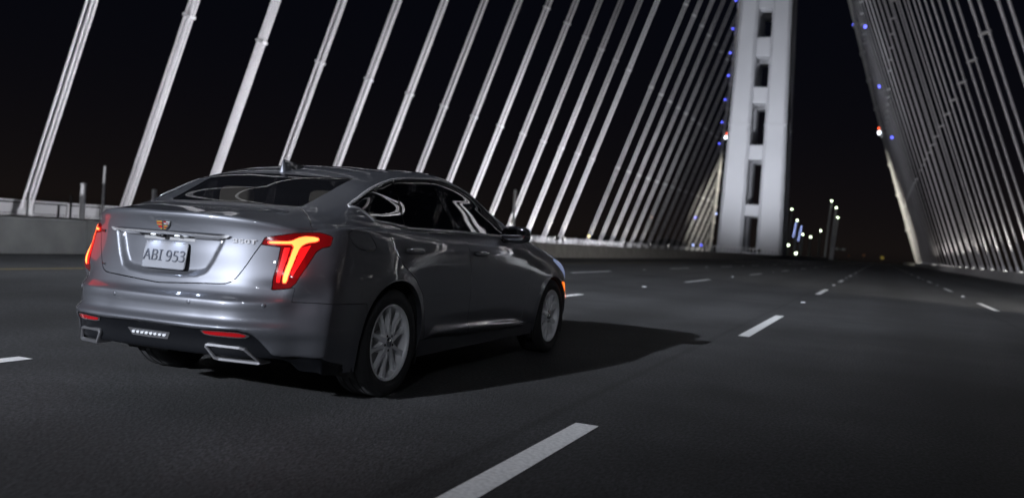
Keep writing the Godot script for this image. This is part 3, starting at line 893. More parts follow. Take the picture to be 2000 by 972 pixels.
	for i in 8:
		part("lens", superblob(Vector3(0.022, 0.014, 0.010), 0.6, 8, 12), mats.white_lens, rev, Vector3(-0.108 + i * 0.031, 0.387, surf_line(gs, S_V, PackedVector2Array([Vector2(absf(-0.108 + i * 0.031), 0.387)]))[0][0].z - 0.006))
	# chrome bar above the number plate
	var cb := cut(finer(lid), rounded(poly([-0.2, 0.956, 0.404, 0.954, 0.428, 0.953, 0.402, 0.934, -0.2, 0.934]), 1, 0.1), 0.0, 0.03)[0] as Soup
	part("boot_trim_bar", joined([lifted(cb, 0.016), flipped(lifted(cb, 0.016))]), mats.bright_trim, car)
	# number plate
	var plate_at := Vector3(0, 0.818, 0.990)
	var plate := part("number_plate", prism(rounded(poly([-0.1525, -0.076, 0.1525, -0.076, 0.1525, 0.076, -0.1525, 0.076]), 2, 0.06), 0.006, 0.0015), mats.plate, car, plate_at, Vector3(-0.176, 0, 0))
	part("plate_rim", band(PackedVector3Array([Vector3(-0.148, -0.0715, 0.003), Vector3(-0.05, -0.0715, 0.003), Vector3(0.05, -0.0715, 0.003), Vector3(0.148, -0.0715, 0.003), Vector3(0.148, 0, 0.003), Vector3(0.148, 0.0715, 0.003), Vector3(0.0, 0.0715, 0.003), Vector3(-0.148, 0.0715, 0.003), Vector3(-0.148, 0, 0.003)]), PackedVector3Array([Vector3.BACK, Vector3.BACK, Vector3.BACK, Vector3.BACK, Vector3.BACK, Vector3.BACK, Vector3.BACK, Vector3.BACK, Vector3.BACK]), 0.003, 0.002, true), mats.plate, plate)
	letters("ABI 953", "plate_characters", 0.064, 0.006, mats.plate_ink, plate, Vector3(0, -0.004, 0.0045), Vector3(1.0, 1, 1), false)
	for x in [-0.085, 0.085]:
		var pl := part("plate_lamp", superblob(Vector3(0.030, 0.006, 0.014), 0.6, 8, 12), mats.plate_lamp, car, Vector3(x, 0.930, 1.000))
		pl.name = "plate_lamp" if x < 0 else "plate_lamp_001"
		var sl := SpotLight3D.new()
		sl.name = "plate_light"
		sl.light_color = Color(0.82, 0.88, 1.0)
		sl.light_energy = PLATE_LIGHT
		sl.light_size = 0.01
		sl.spot_angle = 62.0
		sl.spot_angle_attenuation = 0.8
		sl.shadow_enabled = true
		car.add_child(sl, true)
		sl.look_at_from_position(Vector3(x, 0.922, 1.006), Vector3(x * 0.9, 0.80, 0.985), Vector3.BACK)
	part("camera_housing", superblob(Vector3(0.035, 0.022, 0.03), 0.6, 8, 12), mats.black_trim, car, Vector3(-0.02, 0.925, 0.995))
	# emblem
	var ep := surf_line(gs, S_V, PackedVector2Array([Vector2(0.0, 0.982)]))
	var em := holder("emblem", car, ep[0][0] + Vector3(0, 0, 0.004))
	em.rotation = Vector3(0.10, 0, 0)
	part("shield", prism(poly([-0.056, 0.026, 0.056, 0.026, 0.050, 0.004, 0.030, -0.022, 0.012, -0.027, -0.012, -0.027, -0.030, -0.022, -0.050, 0.004]), 0.007, 0.0025), mats.chrome, em)
	var bits := [[-0.048, 0.020, -0.006, 0.013, "gold"], [-0.047, 0.012, -0.006, 0.006, "crest_red"], [-0.045, 0.005, -0.006, -0.002, "gold"], [0.004, 0.020, 0.018, 0.012, "crest_red"], [0.020, 0.020, 0.048, 0.013, "silver"], [0.004, 0.010, 0.044, 0.004, "silver"], [0.022, 0.011, 0.034, 0.005, "crest_red"], [-0.034, -0.004, -0.006, -0.016, "crest_red"], [-0.020, -0.017, -0.005, -0.024, "gold"], [0.003, -0.003, 0.033, -0.009, "gold"], [0.003, -0.011, 0.026, -0.016, "crest_red"], [0.003, -0.018, 0.018, -0.024, "gold"]]
	for b in bits:
		part("crest_field", box(Vector3((b[2] - b[0]) * 0.88, (b[1] - b[3]) * 0.86, 0.0022)), mats[b[4]], em, Vector3((b[0] + b[2]) * 0.5, (b[1] + b[3]) * 0.5, 0.0041))
	# badges
	var bp := surf_line(gs, S_V, PackedVector2Array([Vector2(0.500, 0.926), Vector2(0.545, 0.926)]))
	var badge := holder("badge", car, bp[0][0] + bp[1][0] * 0.002)
	badge.rotation = Vector3(0.02, atan2(bp[1][0].x, bp[1][0].z), 0)
	letters("350T", "badge_characters", 0.024, 0.005, mats.silver, badge, Vector3.ZERO, Vector3(1.9, 1, 1), true)
	for b in [[-0.555, 0.925, 0.07, 0.016, "black_gloss"], [-0.47, 0.735, 0.045, 0.012, "chrome"]]:
		var lp := surf_line(gs, S_V, PackedVector2Array([Vector2(-b[0], b[1])]))
		for i in 3:
			var piece := part("badge_piece", superblob(Vector3(b[2] * 0.27, b[3], 0.004), 0.5, 6, 10), mats[b[4]], car, lp[0][0] * Vector3(-1, 1, 1) + Vector3((i - 1) * b[2] * 0.36, 0, 0.002 + (i - 1) * b[2] * 0.36 * 0.5))
			piece.rotation.y = -atan2(lp[1][0].x, lp[1][0].z)
	fin(car, gt)
	# cabin
	part("floor_pan", soft_box(Vector3(1.56, 0.06, 3.9), 0.02), mats.underbody, car, Vector3(0, 0.235, -1.60))
	part("rear_axle_beam", superblob(Vector3(1.3, 0.10, 0.14), 0.5), mats.underbody, car, Vector3(0, 0.30, 0.0))
	part("exhaust_silencer", superblob(Vector3(0.9, 0.13, 0.26), 0.5), mats.underbody, car, Vector3(0, 0.37, 0.62))
	part("parcel_shelf", soft_box(Vector3(1.30, 0.02, 0.46), 0.005), mats.black_cloth, car, Vector3(0, 1.055, 0.22), Vector3(-0.05, 0, 0))
	part("bulkhead", soft_box(Vector3(1.40, 0.85, 0.03), 0.005), mats.black_cloth, car, Vector3(0, 0.63, 0.02))
	build_seat(car, Vector3(0, 0.52, -0.42), 1.30)
	build_seat(car, Vector3(-0.38, 0.52, -1.35), 0.52)
	build_seat(car, Vector3(0.38, 0.52, -1.35), 0.52)
	part("dashboard", superblob(Vector3(1.50, 0.26, 0.46), 0.4), mats.black_cloth, car, Vector3(0, 0.89, -2.22))
	var hoop := PackedVector3Array()
	for i in 33:
		hoop.append(Vector3(cos(TAU * i / 32.0) * 0.18, sin(TAU * i / 32.0) * 0.18, 0))
	part("steering_wheel", tube(hoop, 0.014, 8, false), mats.black_cloth, car, Vector3(-0.38, 0.93, -1.88), Vector3(-0.4, 0, 0))
	part("interior_mirror", superblob(Vector3(0.24, 0.06, 0.03), 0.6), mats.black_cloth, car, Vector3(0, 1.30, -1.80))

func exhaust(car: Node3D, oc: Array, sx: float) -> void:
	var mid := Vector3.ZERO
	for v in oc:
		mid += v
	mid /= oc.size()
	var loops := []
	# outer skirt, outer edge, crown, inner edge, throat
	for k in [[-0.003, -0.10], [-0.003, -0.012], [0.001, -0.005], [0.013, -0.005], [0.018, -0.013], [0.020, -0.14]]:
		var lp := []
		for i in oc.size():
			var prev: Vector3 = (oc[i] - oc[(i - 1 + oc.size()) % oc.size()]).normalized()
			var next: Vector3 = (oc[(i + 1) % oc.size()] - oc[i]).normalized()
			var inw := Vector3(-(prev.y + next.y), prev.x + next.x, 0).normalized()
			if inw.dot(mid - oc[i]) < 0.0:
				inw = -inw
			lp.append((oc[i] + inw * k[0] + Vector3(0, 0, k[1])) * Vector3(sx, 1, 1))
		loops.append(lp)
	var c3 := mid * Vector3(sx, 1, 1)
	var st := SurfaceTool.new()
	st.begin(Mesh.PRIMITIVE_TRIANGLES)
	var back := SurfaceTool.new()
	back.begin(Mesh.PRIMITIVE_TRIANGLES)
	for l in loops.size() - 1:
		for i in oc.size():
			var j := (i + 1) % oc.size()
			var a: Vector3 = loops[l][i]
			var b: Vector3 = loops[l][j]
			var c: Vector3 = loops[l + 1][j]
			var d: Vector3 = loops[l + 1][i]
			var o := (b - a).cross(d - a).normalized()
			var away: Vector3 = (a + b) * 0.5 - c3
			away.z = 0.0
			var want := [away, away + Vector3(0, 0, 0.05), Vector3(0, 0, 1), -away + Vector3(0, 0, 0.05), -away][l] as Vector3
			if o.dot(want) < 0.0:
				o = -o
			face(back if l == 4 else st, a, b, c, d, o)
	var tip := part("exhaust_tip", st.commit(), mats.satin, car)
	for i in range(1, oc.size() - 1):
		face(back, loops[5][0], loops[5][i], loops[5][i + 1], loops[5][i + 1], Vector3.BACK)
	part("throat", back.commit(), mats.soot, tip)

func letters(text: String, called: String, size: float, depth: float, m: Material, parent: Node3D, at: Vector3, scale_: Vector3, bold: bool) -> void:
	var f := SystemFont.new()
	f.font_names = PackedStringArray(["Droid Sans"])
	f.font_weight = 700 if bold else 400
	var t := TextMesh.new()
	t.text = text
	t.font = f
	t.font_size = 64
	t.pixel_size = size / 64.0 * 1.35
	t.depth = depth
	var o := part(called, t, m, parent, at)
	o.scale = scale_

func fin(car: Node3D, gt: Dictionary) -> void:
	var p := PackedVector3Array()
	var n := PackedVector3Array()
	var idx := PackedInt32Array()
	var stations := [[-0.255, 0.002, 0.004], [-0.22, 0.016, 0.016], [-0.16, 0.036, 0.027], [-0.10, 0.056, 0.033], [-0.055, 0.072, 0.034], [-0.03, 0.080, 0.031], [-0.018, 0.078, 0.027], [-0.008, 0.04, 0.022], [-0.002, 0.0, 0.018]]
	var prof := [[-1.0, -0.03], [-0.80, 0.18], [-0.42, 0.60], [-0.14, 0.93], [0.0, 1.0], [0.14, 0.93], [0.42, 0.60], [0.80, 0.18], [1.0, -0.03]]
	for s in stations:
		var base := eval_at(gt, T_B, T_A[T_A.size() - 1], -s[0])
		for k in prof:
			p.append(base + Vector3(k[0] * s[2], k[1] * s[1], 0))
	var w := prof.size()
	for i in stations.size():
		for j in w:
			var du := p[i * w + mini(j + 1, w - 1)] - p[i * w + maxi(j - 1, 0)]
			var dv := p[mini(i + 1, stations.size() - 1) * w + j] - p[maxi(i - 1, 0) * w + j]
			var o := du.cross(dv).normalized()
			if o.dot(Vector3(prof[j][0], 0.6, 0.0)) < 0.0:
				o = -o
			n.append(o)
	for i in stations.size() - 1:
		for j in w - 1:
			var a := i * w + j
			idx.append_array(PackedInt32Array([a, a + 1, a + w, a + 1, a + w + 1, a + w]))
	part("roof_antenna", packed(p, n, idx), mats.paint, car)

# ------------------------------------------------------------------ the bridge

const LEFT_X := -55.7
const RIGHT_X := 15.5
const LEAN := 0.355
const TOWER_Z := -177.0
const ORDINALS := ["first", "second", "third", "fourth", "fifth", "sixth", "seventh", "eighth", "ninth", "tenth", "eleventh", "twelfth", "thirteenth", "fourteenth", "fifteenth", "sixteenth", "seventeenth", "eighteenth", "nineteenth", "twentieth", "twenty-first", "twenty-second", "twenty-third", "twenty-fourth", "twenty-fifth", "twenty-sixth", "twenty-seventh", "twenty-eighth", "twenty-ninth", "thirtieth", "thirty-first", "thirty-second", "thirty-third", "thirty-fourth"]

func cable_height(z: float, right: bool) -> float:
	if z > TOWER_Z:
		return 93.0 * pow(clampf(1.0 - (z - TOWER_Z) / 385.0, 0.0, 1.0), 1.75) + 1.0
	var zs := [-308.0, -300.0, -288.0, -273.0, -252.0, -226.0, TOWER_Z] if right else [-338.0, -320.0, -297.0, -276.0, -253.0, -226.0, TOWER_Z]
	var ys := [0.6, 11.3, 24.2, 36.1, 49.9, 64.1, 94.0]
	for i in 6:
		if z <= zs[i + 1]:
			return lerpf(ys[i], ys[i + 1], clampf((z - zs[i]) / (zs[i + 1] - zs[i]), 0.0, 1.0))
	return 94.0

func on_plane(z: float, y: float, right: bool) -> Vector3:
	return Vector3(RIGHT_X - LEAN * y if right else LEFT_X + LEAN * y, y, z)

func suspender(z: float, right: bool, label: String, group: String) -> void:
	var top := cable_height(z, right)
	if top < 3.0:
		return
	var foot := on_plane(z, 0.55, right)
	var t := thing("suspender", label, "suspender", foot, group)
	var lean := atan(LEAN) * (1.0 if right else -1.0)
	for dx in [-0.285, 0.285]:
		for dz in [-0.165, 0.165]:
			var a := Vector3(dx, 0.0, dz)
			var b := on_plane(z, top, right) - foot + a
			part("rope", tube(PackedVector3Array([a, b]), (0.068 if right else 0.088) if z > TOWER_Z else 0.045, 10, false), mats.rope, t)
			part("socket", mats_mesh.socket, mats.rope, t, a + Vector3(0, 0.35, 0) + Vector3((-1.0 if right else 1.0) * LEAN * 0.35, 0, 0), Vector3(0, 0, lean))
	part("anchor_block", mats_mesh.anchor, mats.white_paint, t, Vector3(0, -0.15, 0))
	if (z < -105.0 and z > (-200.0 if right else -232.0)) or (right and z < 30.0 and z > -110.0):
		var inward := -1.0 if right else 1.0
		var unit := part("uplight", soft_box(Vector3(0.3, 0.22, 0.3), 0.03), mats.white_paint, t, Vector3(inward * 1.5, 0.2, 0.7))
		part("light_panel", soft_box(Vector3(0.24, 0.02, 0.24), 0.004), mats.uplight, unit, Vector3(0, 0.121, 0))
		var s := SpotLight3D.new()
		s.name = "uplight_light"
		s.light_color = Color(1.0, 0.98, 0.95)
		s.light_energy = UPLIGHT * (1.0 if right else 2.0) if z < -60.0 else UPLIGHT * 1.8
		s.light_size = 0.12
		s.spot_angle = 34.0
		s.spot_angle_attenuation = 0.7
		s.spot_range = 200.0
		s.spot_attenuation = 2.0
		s.shadow_enabled = true
		t.add_child(s, true)
		s.look_at_from_position(foot + Vector3(inward * 1.5, 0.36, 0.7), on_plane(z, 14.0, right))
	var y := 17.15
	while y < top - 2.0:
		part("spreader", mats_mesh.spreader_thin if right else mats_mesh.spreader, mats.white_paint, t, on_plane(z, y, right) - foot, Vector3(0, 0, lean))
		y += 17.35

var mats_mesh := {}

func suspenders() -> void:
	var cyl := CylinderMesh.new()
	cyl.top_radius = 0.105
	cyl.bottom_radius = 0.14
	cyl.height = 0.8
	cyl.radial_segments = 12
	mats_mesh.socket = cyl
	mats_mesh.anchor = soft_box(Vector3(0.9, 0.5, 0.7), 0.06)
	mats_mesh.spreader = soft_box(Vector3(0.92, 0.26, 0.68), 0.05)
	mats_mesh.spreader_thin = soft_box(Vector3(0.78, 0.17, 0.52), 0.04)
	var i := 0
	for k in range(-9, 32):
		var z := -43.5 - 9.3 * k
		if absf(z - TOWER_Z) < 5.0:
			continue
		if k < 0:
			suspender(z, false, "white suspender ropes left of the road, %s one back from the picture's left edge" % ORDINALS[-k - 1], "suspenders along the left edge")
		else:
			suspender(z, false, "white suspender ropes left of the road, %s counted from the picture's left edge" % ORDINALS[i], "suspenders along the left edge")
			i += 1
	i = 0
	for k in range(-11, 27):
		var z := -55.3 - 9.3 * k
		if absf(z - TOWER_Z) < 4.0:
			continue
		if k < 0:
			suspender(z, true, "white suspender ropes right of the road, %s one back from the picture's right edge" % ORDINALS[-k - 1], "suspenders along the right edge")
		else:
			suspender(z, true, "white suspender ropes right of the road, %s counted from the picture's right edge" % ORDINALS[i], "suspenders along the right edge")
			i += 1
	for right in [false, true]:
		var path := PackedVector3Array()
		var z := -308.0 if right else -338.0
		while z < 200.0:
			path.append(on_plane(z, cable_height(z, right), right))
			z += 4.0
		var c := thing("main_cable", "bright steel main cable sloping from the tower down to the %s deck edge" % ("right" if right else "left"), "cable", path[0], "main cables")
		for j in path.size():
			path[j] -= c.position
		part("strand", tube(path, 0.42, 12), mats.cable, c)
		z = -300.0 if right else -330.0
		while z < TOWER_Z - 6.0:
			var at := on_plane(z, cable_height(z, right), right) - c.position
			part("cable_clamp", mats_mesh.clamp, mats.cable, c, at, Vector3(0.55, 0, 0))
			z += 9.3

func leg_ring(a: float, b: float, y: float, z0: float, z1: float, c: float) -> Array:
	return [Vector3(a + c, y, z0), Vector3(b - c, y, z0), Vector3(b, y, z0 + c), Vector3(b, y, z1 - c), Vector3(b - c, y, z1), Vector3(a + c, y, z1), Vector3(a, y, z1 - c), Vector3(a, y, z0 + c)]

func leg_mesh(x0: float, x1: float, X0: float, X1: float, z0: float, z1: float, height: float, c: float) -> ArrayMesh:
	# a chamfered, tapering leg: x0..x1 at the foot, X0..X1 at the top
	var st := SurfaceTool.new()
	st.begin(Mesh.PRIMITIVE_TRIANGLES)
	var lo := leg_ring(x0, x1, -1.0, z0, z1, c)
	var hi := leg_ring(X0, X1, height, z0, z1, c)
	var mid := Vector3((x0 + x1) / 2, 0, (z0 + z1) / 2)
	for i in 8:
		var j := (i + 1) % 8
		var o: Vector3 = (lo[j] - lo[i]).cross(hi[i] - lo[i]).normalized()
		if o.dot((lo[i] + lo[j]) * 0.5 - mid) < 0.0:
			o = -o
		face(st, lo[i], lo[j], hi[j], hi[i], o)
	for i in range(1, 7):
		face(st, hi[0], hi[i], hi[i + 1], hi[i + 1], Vector3.UP)
	return st.commit()

func tower() -> void:
	var t := thing("bridge_tower", "pale grey floodlit bridge tower of four legs joined by cross beams", "tower", Vector3(-19.35, 0, -171))
	# local: x about the slot's middle, z from the near face
	var H := 96.0
	var half_slot := 1.3
	for s in [-1.0, 1.0]:
		for d in [0.0, 1.0]:
			var z1: float = -d * 7.3
			var z0: float = z1 - 4.3
			var outer0 := 6.2 if s < 0 else 6.1
			var outer1 := 3.4
			var a0: float = minf(s * half_slot, s * outer0)
			var a1: float = maxf(s * half_slot, s * outer0)
			var b0: float = minf(s * half_slot, s * outer1)
			var b1: float = maxf(s * half_slot, s * outer1)
			part("leg", leg_mesh(a0, a1, b0, b1, z0, z1, H, 0.55), mats.tower, t)
			var w0: float = lerpf(outer0, outer1, 25.5 / H)
			part("leg_collar", soft_box(Vector3(w0 - half_slot + 0.1, 0.28, 4.4), 0.05), mats.tower, t, Vector3(s * (half_slot + w0) * 0.5, 25.3, (z0 + z1) * 0.5))
	var beams := [[-1.0, 0.9], [7.8, 10.1], [18.6, 21.5], [29.4, 32.6], [38.4, 42.1], [47.5, 51.0], [57.0, 60.5], [66.5, 70.0], [76.0, 79.5], [85.5, 89.0]]
	for b in beams:
		var hgt: float = b[1] - b[0]
		for z in [-2.2, -9.4]:
			part("cross_beam", soft_box(Vector3(half_slot * 2.0, hgt, 3.0), 0.12), mats.tower, t, Vector3(0, (b[0] + b[1]) * 0.5, z))
		for s in [-1.0, 1.0]:
			part("side_beam", soft_box(Vector3(1.6, hgt, 3.0), 0.12), mats.tower, t, Vector3(s * 2.2, (b[0] + b[1]) * 0.5, -5.8))

func barrier(x: float, h: float, facing: float, label: String, z_from: float, z_to: float, m: Material) -> void:
	var b := thing("concrete_barrier", label, "barrier", Vector3(x, 0, 0), "concrete barriers")
	var st := SurfaceTool.new()
	st.begin(Mesh.PRIMITIVE_TRIANGLES)
	var prof := [Vector2(-0.30, 0.0), Vector2(0.0, 0.0), Vector2(0.0, 0.08), Vector2(-0.05, h - 0.08), Vector2(-0.05, h - 0.02), Vector2(-0.07, h), Vector2(-0.26, h), Vector2(-0.28, h - 0.02), Vector2(-0.30, 0.0)]
	var len_ := 9.97
	for i in prof.size() - 1:
		var a := Vector2(prof[i].x * facing, prof[i].y)
		var c := Vector2(prof[i + 1].x * facing, prof[i + 1].y)
		var o := Vector2(c.y - a.y, a.x - c.x) * facing
		face(st, Vector3(a.x, a.y, 0), Vector3(c.x, c.y, 0), Vector3(c.x, c.y, -len_), Vector3(a.x, a.y, -len_), Vector3(o.x, o.y, 0))
	for e in [[0.0, 1.0], [-len_, -1.0]]:
		for i in range(1, prof.size() - 2):
			face(st, Vector3(prof[0].x * facing, prof[0].y, e[0]), Vector3(prof[i].x * facing, prof[i].y, e[0]), Vector3(prof[i + 1].x * facing, prof[i + 1].y, e[0]), Vector3(prof[i + 1].x * facing, prof[i + 1].y, e[0]), Vector3(0, 0, e[1]))
	var seg := st.commit()
	var z := z_from
	while z > z_to:
		part("segment", seg, m, b, Vector3(0, 0.012, z))
		z -= 10.0

func sheet(x0: float, x1: float, z0: float, z1: float, cells := 1) -> ArrayMesh:
	var st := SurfaceTool.new()
	st.begin(Mesh.PRIMITIVE_TRIANGLES)
	for i in cells:
		var a := lerpf(z0, z1, float(i) / cells)
		var b := lerpf(z0, z1, float(i + 1) / cells)
		var uv := [Vector2(0, a / 40.0), Vector2(1, a / 40.0), Vector2(1, b / 40.0), Vector2(0, b / 40.0)]
		var at := [Vector3(x0, 0, a), Vector3(x1, 0, a), Vector3(x1, 0, b), Vector3(x0, 0, b)]
		for k in ([0, 1, 2, 0, 2, 3] if (at[1] - at[0]).cross(at[2] - at[0]).y < 0.0 else [0, 2, 1, 0, 3, 2]):
			st.set_normal(Vector3.UP)
			st.set_uv2(uv[k])
			st.add_vertex(at[k])
	return st.commit()

func deck() -> void:
	var road := structure("road", sheet(-12.9, 13.9, 120.0, -420.0, 27), mats.asphalt)
	structure("deck_slab", box(Vector3(27.4, 2.4, 540)), mats.concrete, Vector3(0.5, -1.22, -150))
	structure("opposite_road", sheet(-54.4, -28.4, 120.0, -420.0, 27), mats.asphalt)
	structure("opposite_deck_slab", box(Vector3(31.0, 2.4, 540)), mats.concrete, Vector3(-43.9, -1.22, -150))
	# painted lane dashes and raised reflectors, where the photograph has them and then on in step
	var rows := [[2.2, [[3.7, -0.05], [-6.5, -10.95], [-21.2, -25.7]]], [-1.65, [[4.2, 0.47], [-7.6, -11.9], [-22.2, -26.4]]], [-5.32, [[-7.6, -11.9], [-22.3, -26.8]]], [6.46, [[-5.4, -9.8], [-20.0, -24.4]]]]
	for r in rows:
		var list: Array = r[1]
		var z: float = list[list.size() - 1][0] - 14.75
		while z > -330.0:
			list.append([z, z - 4.4])
			z -= 14.75
		for d in list:
			part("lane_dash", sheet(-0.07, 0.07, 0.0, d[1] - d[0]), mats.paint_white, road, Vector3(r[0], 0.004, d[0]))
		for i in range(1, mini(list.size() - 1, 9)):
			part("reflector", soft_box(Vector3(0.10, 0.018, 0.10), 0.006), mats.white_lens, road, Vector3(r[0], 0.010, (list[i][1] + list[i + 1][0]) * 0.5))
	part("edge_line", sheet(-0.06, 0.06, 120.0, -420.0, 20), mats.paint_yellow, road, Vector3(-8.93, 0.004, 0))
	barrier(-12.55, 0.74, 1.0, "long low concrete barrier along the left shoulder behind the car", 110.0, -400.0, mats.barrier)
	barrier(13.25, 0.86, -1.0, "long low concrete barrier along the right shoulder", 110.0, -400.0, mats.barrier)
	barrier(-28.1, 0.52, 1.0, "low concrete barrier at the near edge of the opposite deck", 60.0, -400.0, mats.barrier)

func railing() -> void:
	var r := thing("path_railing", "white panelled railing far left beyond the suspender feet", "railing", Vector3(-57.6, 0, 0))
	var panel := soft_box(Vector3(0.04, 0.78, 3.02), 0.01)
	var post := soft_box(Vector3(0.12, 1.24, 0.12), 0.02)
	var rail := soft_box(Vector3(0.14, 0.10, 3.4), 0.02)
	var z := 12.0
	while z > -330.0:
		part("post", post, mats.white_paint, r, Vector3(0, 0.60, z))
		part("panel", panel, mats.mesh_panel, r, Vector3(0, 0.66, z - 1.7))
		part("rail", rail, mats.white_paint, r, Vector3(0, 1.22, z - 1.7))
		part("rail", rail, mats.white_paint, r, Vector3(0, 0.16, z - 1.7))
		z -= 3.4
	# poles on the near edge of the opposite deck
	var list := [[-24.0, 2.03, 0.11, "short thick white post standing left of the car's tail lamp"], [-25.1, 2.9, 0.055, "thin tall pole just left of the car's boot"], [-28.1, 2.06, 0.11, "white post showing over the left of the rear window"], [-21.3, 1.47, 0.05, "thin dark post in front of the leftmost suspender's foot"], [-22.8, 1.05, 0.05, "lowest dark post right of the leftmost suspender's foot"], [-23.4, 1.46, 0.045, "slim dark post beside the short thick white post"], [-73.3, 5.3, 0.13, "grey pole standing behind the car's door mirror"]]
	for p in list:
		var t := thing("pole", p[3], "pole", Vector3(-28.25, 0.5, p[0]), "poles at the opposite deck's edge")
		part("shaft", tube(PackedVector3Array([Vector3.ZERO, Vector3(0, p[1] - 0.5, 0)]), p[2], 12), mats.dark_steel if p[2] < 0.054 else mats.white_paint, t)
		part("cap", superblob(Vector3(p[2] * 2.1, p[2], p[2] * 2.1), 0.8, 8, 12), mats.dark_steel if p[2] < 0.054 else mats.white_paint, t, Vector3(0, p[1] - 0.5, 0))
	# fence at the tower's foot
	var f := thing("tower_fence", "pale bar fence along the foot of the tower", "fence", Vector3(-26.5, 0, -166.0))
	for i in 22:
		part("bar", soft_box(Vector3(0.10, 1.7, 0.10), 0.02), mats.white_paint, f, Vector3(i * 0.62, 0.85, 0))
	part("rail", soft_box(Vector3(13.2, 0.10, 0.14), 0.02), mats.white_paint, f, Vector3(6.5, 1.65, 0))

func distant_lights() -> void:
	var z := -330.0
	var list := [[-12.92, 20.75, "tallest far street lamp right of the tower"], [-11.24, 18.49, "far street lamp just right of the tallest one, its head the higher of two"], [-10.5, 15.11, "far street lamp at the right end of the lamp row"], [-15.95, 10.11, "short far street lamp left of the two bright poles"], [-19.23, 7.73, "lowest far street lamp, second left of the bright poles"], [-22.06, 8.46, "far street lamp above the lower blue light string"], [-24.32, 13.45, "far street lamp on top of the left blue light string"], [-26.52, 17.36, "far street lamp closest to the tower's right edge"]]
	for i in list.size():
		var p: Array = list[i]
		var t := thing("street_lamp", p[2], "street lamp", Vector3(p[0], 0, z - i * 0.7), "far street lamps beyond the tower")
		part("pole", tube(PackedVector3Array([Vector3(-0.9 if i < 3 else -0.3, 0, 0), Vector3(0, p[1] - 0.3, 0)]), 0.34, 8), mats.lamp_pole if i < 3 else mats.dark_steel, t)
		part("lamp_head", superblob(Vector3(0.5, 0.42, 0.5), 0.8, 8, 12), mats.lamp_head, t, Vector3(0, p[1], 0))
	for s in [[Vector3(-24.4, 12.2, -331), Vector3(-25.0, 7.6, -331), 7, "upper left string of small blue lights right of the tower"], [Vector3(-22.5, 11.1, -332), Vector3(-23.3, 6.3, -332), 7, "middle string of small blue lights right of the tower"], [Vector3(-22.1, 7.2, -334), Vector3(-22.45, 3.2, -334), 7, "lowest string of small blue lights right of the tower"]]:
		var t := thing("light_string", s[3], "light string", Vector3(s[1].x, 0, s[1].z), "blue light strings")
		part("wire", tube(PackedVector3Array([Vector3.ZERO, s[0] - t.position]), 0.12, 6), mats.dark_steel, t)
		for i in s[2]:
			part("bulb", superblob(Vector3(0.42, 0.34, 0.42), 0.9, 6, 10), mats.blue_white, t, s[0].lerp(s[1], float(i) / (s[2] - 1)) - t.position + Vector3(0, 0, 0.12))
	# lights low down
	var low := [[Vector3(-26.3, 4.2, -329), "lamp_head", 0.55, "greenish white lamp low beside the tower's right foot"], [Vector3(-23.46, 1.5, -328), "lamp_head", 0.7, "bright lamp at deck level right of the tower"], [Vector3(-40.58, 3.4, -330), "lamp_head", 0.55, "lamp seen through the tower's lowest opening"], [Vector3(-112.1, 1.6, -330), "amber_lamp", 0.75, "orange lamp behind the suspenders right of the car's mirror"], [Vector3(-101.1, 2.9, -330), "warm_lamp", 0.75, "pale yellow lamp behind the suspenders right of the car"], [Vector3(-76.8, 11.5, -330), "amber_dim", 0.4, "dim orange lamp behind the far suspenders"]]
	for p in low:
		var t := thing("lamp_post", p[3], "lamp", Vector3(p[0].x, -2.0, p[0].z), "low lamps beyond the bridge")
		part("post", tube(PackedVector3Array([Vector3.ZERO, Vector3(0, p[0].y + 2.0, 0)]), 0.12, 8), mats.dark_steel, t)
		part("lamp_head", superblob(Vector3.ONE * p[2], 0.9, 8, 12), mats[p[1]], t, Vector3(0, p[0].y + 2.0, 0))
	# marker lamps on the cables
	var k := 0
	for zz in [-226.2, -235.5, -244.1, -252.6, -261.5, -270.5, -279.6]:
		var at := on_plane(zz, cable_height(zz, false) + 0.2, false) + Vector3(-1.1, -0.2, 0.6)
		var t := thing("cable_lamp", "small blue lamp on the left main cable, %s from the top" % ORDINALS[k], "lamp", at, "blue lamps on the main cables")
		part("bracket", tube(PackedVector3Array([Vector3.ZERO, Vector3(1.1, 0.2, -0.6)]), 0.06, 6), mats.dark_steel, t)
		part("bulb", superblob(Vector3(0.5, 0.5, 0.5), 0.8, 8, 12), mats.blue_lamp, t)
		k += 1
	for p in [[Vector3(-50.8, 13.7, -319), "small pale blue lamp low against the tower's left edge", "blue_white"], [Vector3(-51.9, 10.8, -286.5), "single blue lamp among the far left suspenders", "blue_lamp"], [Vector3(-55.0, 2.0, -301.7), "left one of two blue lamps at the far left suspender feet", "blue_white"], [Vector3(-54.9, 2.2, -316.4), "right one of two blue lamps at the far left suspender feet", "blue_lamp"], [Vector3(-6.4, 61.7, -244.4), "blue lamp left of the right main cable near the top", "blue_lamp"], [Vector3(-2.2, 49.9, -198.0), "blue lamp right of the right main cable near the top", "blue_lamp"], [Vector3(1.2, 40.3, -214.8), "blue lamp halfway up beside the right main cable", "blue_lamp"], [Vector3(4.7, 30.4, -227.1), "blue lamp just right of the red and white lamps", "blue_lamp"]]:
		var t := thing("cable_lamp", p[1], "lamp", p[0], "blue lamps on the main cables")
		part("bracket", tube(PackedVector3Array([Vector3.ZERO, Vector3(0, -0.7, 0)]), 0.06, 6), mats.dark_steel, t)
		part("bulb", superblob(Vector3(0.55, 0.55, 0.55), 0.8, 8, 12), mats[p[2]], t)
